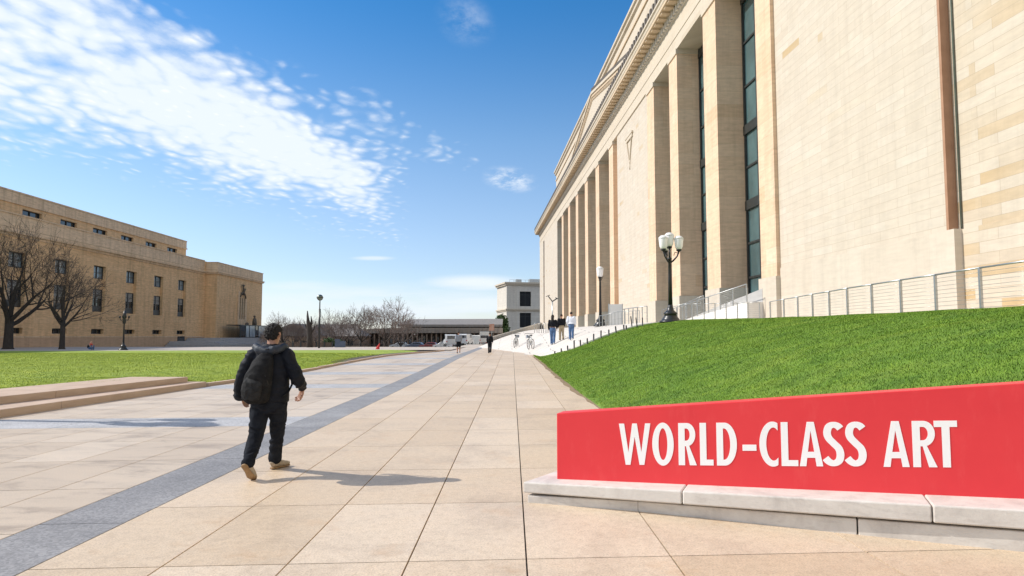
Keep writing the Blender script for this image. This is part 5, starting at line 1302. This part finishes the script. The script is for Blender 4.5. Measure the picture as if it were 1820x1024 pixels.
for sx in (-1, 1):
    m = MB(); b0 = -.04; m.tube(rel([(b0 + sx * .06, -.15, 1.36), (b0 + sx * .10, -.09, 1.425), (b0 + sx * .125, .0, 1.435), (b0 + sx * .14, .11, 1.36), (b0 + sx * .15, .165, 1.22), (b0 + sx * .19, .12, 1.0), (b0 + sx * .20, -.05, .92), (sx * .18 - .05, -.16, .88)]), [(.025, .010)] * 5 + [(.016, .008)] * 3, 8, up=(1, 0, 0)); m.build('strap', M['pack'], bp)

# ---- small figures
def walker(label, p, h, heading, top, legs, hairm='hair', stride=.25, longhair=False, bag=None, wide=1.0, shorts=False, shoes='rubber', arms=0.15, group=None, hem=.92, pale_low=None):
    t_ = thing('person', label, 'person', p, heading, group); k = h / 1.72; t_.scale = (k, k, k); s = stride
    m = MB(); head_mesh(m, (0, .01, 1.60), .1); m.tube([(0, 0, 1.40), (0, 0, 1.55)], [.06, .052], 10)
    m.tube([(0, 0, .88), (0, 0, 1.1), (0, 0, 1.3), (0, 0, 1.40)], [(.15, .10), (.13, .10), (.17, .10), (.12, .08)], 14, up=(1, 0, 0))
    la = [(-.18, 0, 1.36), (-.22, -arms * .5, 1.12), (-.22, arms * .3, .90)]; ra = [(.18, 0, 1.36), (.22, arms * .4, 1.12), (.21, arms * 1.2, .92)]
    limb(m, la, [.045, .038, .028], 10); limb(m, ra, [.045, .038, .028], 10)
    ll = [(-.09, 0, .86), (-.09, s * .45, .49), (-.09, s * .55, .07)]; rl_ = [(.09, 0, .86), (.09, -s * .1, .48), (.09, -s * .9, .12)]
    limb(m, ll, [.08, .055, .04], 10); limb(m, rl_, [.08, .055, .04], 10)
    hand(m, la[-1], (0, .2, -1), -1, .5); hand(m, ra[-1], (0, .4, -1), 1, .5)
    fuse('body', m, .011, M['skin'], t_, 2)
    m = MB(); m.ball((0, -.008, 1.635), (.085, .098, .085), 14, 10)
    if longhair: m.tube([(0, -.04, 1.63), (0, -.08, 1.5), (0, -.09, 1.32)], [(.085, .06), (.09, .05), (.07, .03)], 12, up=(1, 0, 0))
    fuse('hair', m, .012, M[hairm], t_, 1)
    m = MB(); m.tube([(0, 0, hem), (0, 0, 1.1), (0, .0, 1.28), (0, 0, 1.38), (0, 0, 1.43)], [(.19 * wide, .135 * wide), (.175 * wide, .13), (.195 * wide, .125), (.15, .1), (.07, .07)], 18, up=(1, 0, 0))
    limb(m, la, [.078 * wide, .07 * wide, .052], 10); limb(m, ra[:2] + [tuple(Vector(ra[1]).lerp(Vector(ra[2]), .9))], [.078 * wide, .07 * wide, .052], 10)
    fuse('top', m, .014, M[top], t_, 3, .009, (6, 6, 9), 3)
    m = MB(); m.tube([(0, 0, .98), (0, 0, .88), (0, 0, .78)], [(.165, .12), (.178, .13), (.16, .12)], 16, up=(1, 0, 0))
    if shorts: ll2 = ll[:1] + [tuple(Vector(ll[0]).lerp(Vector(ll[1]), .9))]; rl2 = rl_[:1] + [tuple(Vector(rl_[0]).lerp(Vector(rl_[1]), .9))]; rr_ = [.095, .085]
    else: ll2, rl2, rr_ = ll, rl_, [.10, .078, .072]
    limb(m, ll2, rr_, 12); limb(m, rl2, rr_, 12); fuse('trousers', m, .014, M[legs], t_, 3, .008, (7, 7, 9), 5)
    for f_, (x, y, z) in (('l', ll[-1]), ('r', rl_[-1])):
        m = MB(); m.tube([(x, y - .07, z - .03), (x, y, z - .02), (x, y + .1, z - .04), (x, y + .17, z - .045)], [(.032, .03), (.042, .045), (.045, .03), (.025, .02)], 10, up=(1, 0, 0)); m.build('shoe', M[shoes], t_)
    if bag:
        m = MB(); m.tube([(0, -.16, .98), (0, -.21, 1.05), (0, -.22, 1.2), (0, -.18, 1.36)], [(.10, .05), (.14, .09), (.13, .09), (.08, .04)], 14, up=(1, 0, 0)); b_ = fuse('backpack', m, .014, M[bag], None, 2, .005, (8, 8, 8), 1)
        b_.location = p; b_.rotation_euler = (0, 0, heading); b_.scale = (k, k, k)
        tag(b_, 'small dark backpack worn by the distant walker in black', 'backpack')
    return t_
E0 = 'walkers further down the plaza'
q = gp(815, 628, .19); walker('distant person in pale grey top and dark shorts on the plaza', (q.x, q.y, G(q.x, q.y)), (628 - 589) / f * q.y * 1.0, RAD(10), 'grey_cloth', 'jeans_dark', stride=.1, shorts=True, wide=1.25)
q = gp(870.5, 628, .19); walker('distant person in black walking on the plaza towards the white building', (q.x, q.y, G(q.x, q.y)), (628 - 591.5) / f * q.y, RAD(-8), 'black_cloth', 'jeans_dark', stride=.15, bag='pack', wide=1.05)
def onh(u, vb, vt): q = hit(u, vb); return q, (vb - vt) / f * q.y
q, h = onh(982.5, 613, 559.5); walker('person in black top and light blue jeans, leftmost of the three on the terrace', q, h, RAD(-12), 'black_cloth', 'jeans', stride=.22, longhair=True, shoes='white_paint', hem=1.02)
q, h = onh(998, 605, 558.5); walker('person in black jacket and khaki trousers between the other two on the terrace', q, h, RAD(5), 'black_cloth', 'khaki', stride=.12, longhair=False, hem=.98, wide=1.2)
q, h = onh(1015.5, 604.5, 554.5); walker('person in loose white shirt and blue jeans, rightmost of the three on the terrace', q, h, RAD(-20), 'white_cloth', 'jeans', stride=.05, wide=1.35, hem=.98, shoes='white_paint')
# crouching person at the far lawn edge
q = dep(159.5, 623, 60); cr = thing('person', 'tiny crouching person in black and red top at the far edge of the left lawn', 'person', (q.x, 60, .27))
m = MB(); m.ball((.1, 0, .58), (.09, .1, .11)); m.tube([(.02, 0, .12), (0, 0, .35), (.06, 0, .5)], [.14, .15, .08], 10); m.tube([(0, -.1, .16), (.25, -.1, .34), (.18, -.12, .04)], [.09, .07, .05], 8); m.tube([(0, .1, .16), (.25, .1, .34), (.18, .12, .04)], [.09, .07, .05], 8); m.tube([(.05, -.15, .46), (.15, -.18, .3), (.26, -.1, .34)], [.05, .04, .03], 8); m.tube([(.05, .15, .46), (.15, .18, .3), (.26, .1, .34)], [.05, .04, .03], 8)
fuse('body', m, .02, M['skin'], cr, 1)
m = MB(); m.tube([(0, 0, .18), (0, 0, .35), (.05, 0, .48)], [.18, .19, .12], 10); fuse('top', m, .02, M['black_cloth'], cr, 1)
m = MB(); m.tube([(.07, 0, .44), (.1, 0, .54)], [.13, .08], 10); fuse('hood', m, .02, M['red_cloth'], cr, 1)
m = MB(); m.tube([(0, -.1, .14), (.25, -.1, .34), (.2, -.12, .06)], [.11, .09, .06], 8); m.tube([(0, .1, .14), (.25, .1, .34), (.2, .12, .06)], [.11, .09, .06], 8); fuse('trousers', m, .02, M['jeans'], cr, 1)
cr.scale = (1.15,) * 3

# ------------------------------------------------------------------ sky, sun, camera
W = bpy.data.worlds.new('World'); S.world = W; W.use_nodes = True
nt = W.node_tree; nt.nodes.clear()
out = nd(nt, 'ShaderNodeOutputWorld'); bg = nd(nt, 'ShaderNodeBackground'); nt.links.new(bg.outputs[0], out.inputs[0])
SUN = Vector((-2.13, .27, 1.70)).normalized()
EL = math.asin(SUN.z); AZ = math.atan2(SUN.x, SUN.y)
sky = nd(nt, 'ShaderNodeTexSky'); sky.sky_type = 'NISHITA'; sky.sun_disc = False
sky.sun_elevation = EL; sky.sun_rotation = AZ; sky.air_density = 1.0; sky.dust_density = .25; sky.ozone_density = 2.2; sky.altitude = 50
tc = nd(nt, 'ShaderNodeTexCoord'); sx = nd(nt, 'ShaderNodeSeparateXYZ'); nt.links.new(tc.outputs['Generated'], sx.inputs[0])
yp = mth(nt, 'MAXIMUM', sx.outputs[1], .02)
a_ = mth(nt, 'DIVIDE', sx.outputs[0], yp); b_ = mth(nt, 'DIVIDE', sx.outputs[2], yp)
front = mth(nt, 'GREATER_THAN', sx.outputs[1], .1)
zc = mth(nt, 'ADD', mth(nt, 'MAXIMUM', sx.outputs[2], 0), .06)
cb = nd(nt, 'ShaderNodeCombineXYZ'); nt.links.new(mth(nt, 'DIVIDE', sx.outputs[0], zc), cb.inputs[0]); nt.links.new(mth(nt, 'DIVIDE', sx.outputs[1], zc), cb.inputs[1])
P = cb.outputs[0]
def sstep(x, e0, e1): 
    m = nd(nt, 'ShaderNodeMapRange'); m.interpolation_type = 'SMOOTHSTEP'; nt.links.new(x, m.inputs[0]); m.inputs[1].default_value = e0; m.inputs[2].default_value = e1; return m.outputs[0]
def plane_d(a0, b0, a1, b1, sgn):   # signed distance-like value from a line in (a,b)
    nx, ny = -(b1 - b0), (a1 - a0); L = sqrt(nx * nx + ny * ny); nx, ny = nx / L * sgn, ny / L * sgn
    return mth(nt, 'ADD', mth(nt, 'ADD', mth(nt, 'MULTIPLY', a_, nx), mth(nt, 'MULTIPLY', b_, ny)), -(nx * a0 + ny * b0))
def blob(a0, b0, ra, rb, rot=0):
    c, s = cos(rot), sin(rot)
    da = mth(nt, 'ADD', a_, -a0); db = mth(nt, 'ADD', b_, -b0)
    x = mth(nt, 'DIVIDE', mth(nt, 'ADD', mth(nt, 'MULTIPLY', da, c), mth(nt, 'MULTIPLY', db, s)), ra)
    y = mth(nt, 'DIVIDE', mth(nt, 'ADD', mth(nt, 'MULTIPLY', db, c), mth(nt, 'MULTIPLY', da, -s)), rb)
    d = mth(nt, 'SQRT', mth(nt, 'ADD', mth(nt, 'MULTIPLY', x, x), mth(nt, 'MULTIPLY', y, y)))
    return sstep(d, 1.15, .25)
warp = noi(nt, mp(nt, tc.outputs['Generated'], (1, 1, 1.6)), 4.0, 5, .6)
wv = mth(nt, 'MULTIPLY', mth(nt, 'ADD', warp, -.5), .14)
d1 = mth(nt, 'ADD', plane_d(-.555, .52, -.20, .270, -1), wv)
d2 = mth(nt, 'ADD', plane_d(-.75, .272, -.26, .180, 1), wv)
d3 = mth(nt, 'ADD', mth(nt, 'MULTIPLY', mth(nt, 'ADD', a_, .185), -1), wv)
dm = mth(nt, 'MINIMUM', mth(nt, 'MINIMUM', d1, d2), d3)
edge = sstep(dm, -.04, .065)
core = mth(nt, 'MULTIPLY', sstep(dm, .0, .10), mth(nt, 'MAXIMUM', blob(-.40, .285, .34, .12, -.42), .30))
# cloudlets on the cloud plane
vor = nd(nt, 'ShaderNodeTexVoronoi'); vor.feature = 'SMOOTH_F1'; vor.inputs['Scale'].default_value = 19; vor.inputs['Smoothness'].default_value = .6
wp = nd(nt, 'ShaderNodeTexNoise'); wp.inputs['Scale'].default_value = 5; wp.inputs['Detail'].default_value = 4; nt.links.new(P, wp.inputs['Vector'])
vadd = nd(nt, 'ShaderNodeVectorMath'); vadd.operation = 'MULTIPLY_ADD'; nt.links.new(wp.outputs['Color'], vadd.inputs[0]); vadd.inputs[1].default_value = (.16, .16, 0); nt.links.new(P, vadd.inputs[2])
nt.links.new(mp(nt, vadd.outputs[0], (1.0, .62, 1), rot=(0, 0, .5)), vor.inputs['Vector'])
cells = mth(nt, 'SUBTRACT', 1, mth(nt, 'MULTIPLY', vor.outputs['Distance'], 1.35))
fb = noi(nt, mp(nt, P, (1, .7, 1), rot=(0, 0, .5)), 9, 8, .68)
fb2 = noi(nt, mp(nt, P, (1, .7, 1)), 34, 5, .7)
tex = mth(nt, 'ADD', mth(nt, 'MULTIPLY', cells, .62), mth(nt, 'ADD', mth(nt, 'MULTIPLY', fb, .40), mth(nt, 'MULTIPLY', fb2, .22)))
dens = mth(nt, 'ADD', mth(nt, 'ADD', tex, -.70), mth(nt, 'ADD', mth(nt, 'MULTIPLY', edge, .60), mth(nt, 'MULTIPLY', core, .55)))
cl = mth(nt, 'MULTIPLY', sstep(dens, -.04, .80), sstep(edge, .0, .25))
# scattered fragments right of the patch
fr = mth(nt, 'MAXIMUM', blob(-.235, .335, .12, .06, -.35), mth(nt, 'MAXIMUM', mth(nt, 'MULTIPLY', blob(-.15, .29, .13, .05, -.4), .9), mth(nt, 'MULTIPLY', blob(-.09, .262, .08, .018, -.1), .8)))
fr2 = mth(nt, 'MULTIPLY', sstep(mth(nt, 'ADD', mth(nt, 'MULTIPLY', tex, 1), mth(nt, 'MULTIPLY', fr, .42)), .78, 1.5), mth(nt, 'MULTIPLY', sstep(fr, .05, .8), .62))
sm1 = mth(nt, 'MULTIPLY', mth(nt, 'MAXIMUM', blob(-.003, .232, .042, .02, -.15), 0), sstep(fb, .38, .68))
sm2 = mth(nt, 'MULTIPLY', mth(nt, 'MULTIPLY', blob(-.07, .475, .05, .04, -.6), sstep(fb, .35, .75)), .3)
# long thin stratus near the horizon
P2 = mp(nt, tc.outputs['Generated'], (2.2, 2.2, 16))
st = noi(nt, P2, 2.0, 6, .55)
def streak(a0, b0, ra, rb, k): return mth(nt, 'MULTIPLY', mth(nt, 'MULTIPLY', blob(a0, b0, ra, rb, 0), sstep(st, .26, .56)), k)
lo = mth(nt, 'MAXIMUM', streak(-.055, .077, .085, .014, 1.0), mth(nt, 'MAXIMUM', streak(-.20, .046, .26, .034, .9), mth(nt, 'MAXIMUM', streak(-.30, .072, .09, .010, .6), streak(-.205, .114, .035, .004, .7))))
lo = mth(nt, 'MAXIMUM', lo, mth(nt, 'MAXIMUM', streak(-.06, .045, .17, .020, .9), streak(-.25, .030, .30, .035, .6)))
tot = mth(nt, 'MAXIMUM', mth(nt, 'MAXIMUM', cl, fr2), mth(nt, 'MAXIMUM', mth(nt, 'MAXIMUM', sm1, sm2), lo))
tot = mth(nt, 'MULTIPLY', tot, front, clamp=True)
hsv = nd(nt, 'ShaderNodeHueSaturation'); nt.links.new(mth(nt, 'ADD', mth(nt, 'MULTIPLY', sstep(sx.outputs[2], .08, .5), .42), .98), hsv.inputs['Saturation']); nt.links.new(sky.outputs[0], hsv.inputs['Color'])
cloudcol = mix(nt, sstep(tex, .7, 1.15), (5.3, 5.8, 6.4), (6.8, 6.75, 6.8))
lowt = ramp(nt, sx.outputs[2], [(0, (.80, .84, 1.0)), (.10, (.84, .86, .97)), (.28, (1, 1, 1))])
skyc = mix(nt, 1, hsv.outputs[0], lowt, 'MULTIPLY')
# unseen broken cloud added behind the viewer to lift the fill light
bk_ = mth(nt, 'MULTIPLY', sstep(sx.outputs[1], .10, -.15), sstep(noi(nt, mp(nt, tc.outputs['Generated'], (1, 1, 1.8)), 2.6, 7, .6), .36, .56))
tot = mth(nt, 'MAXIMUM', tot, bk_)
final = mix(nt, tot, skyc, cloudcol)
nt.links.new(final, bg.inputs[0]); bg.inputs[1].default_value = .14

sl = bpy.data.lights.new('sun', 'SUN'); sl.energy = 3.9; sl.angle = RAD(.5); sl.color = (1, .95, .88)
so = bpy.data.objects.new('sun', sl); C.objects.link(so); so.rotation_euler = SUN.to_track_quat('Z', 'Y').to_euler(); so.location = (-20, 0, 30)
cam = bpy.data.cameras.new('camera'); cam.sensor_width = 36; cam.lens = f / 1820 * 36; cam.clip_end = 6000; cam.clip_start = .1
co = bpy.data.objects.new('camera', cam); C.objects.link(co); co.location = (0, 0, H); co.rotation_euler = (pi / 2 + PIT, 0, 0)
S.camera = co
S.view_settings.view_transform = 'Standard'; S.view_settings.look = 'None'; S.view_settings.exposure = 0.25; S.view_settings.gamma = 1
S.render.film_transparent = False
S.cycles.max_bounces = 6; S.cycles.use_denoising = True
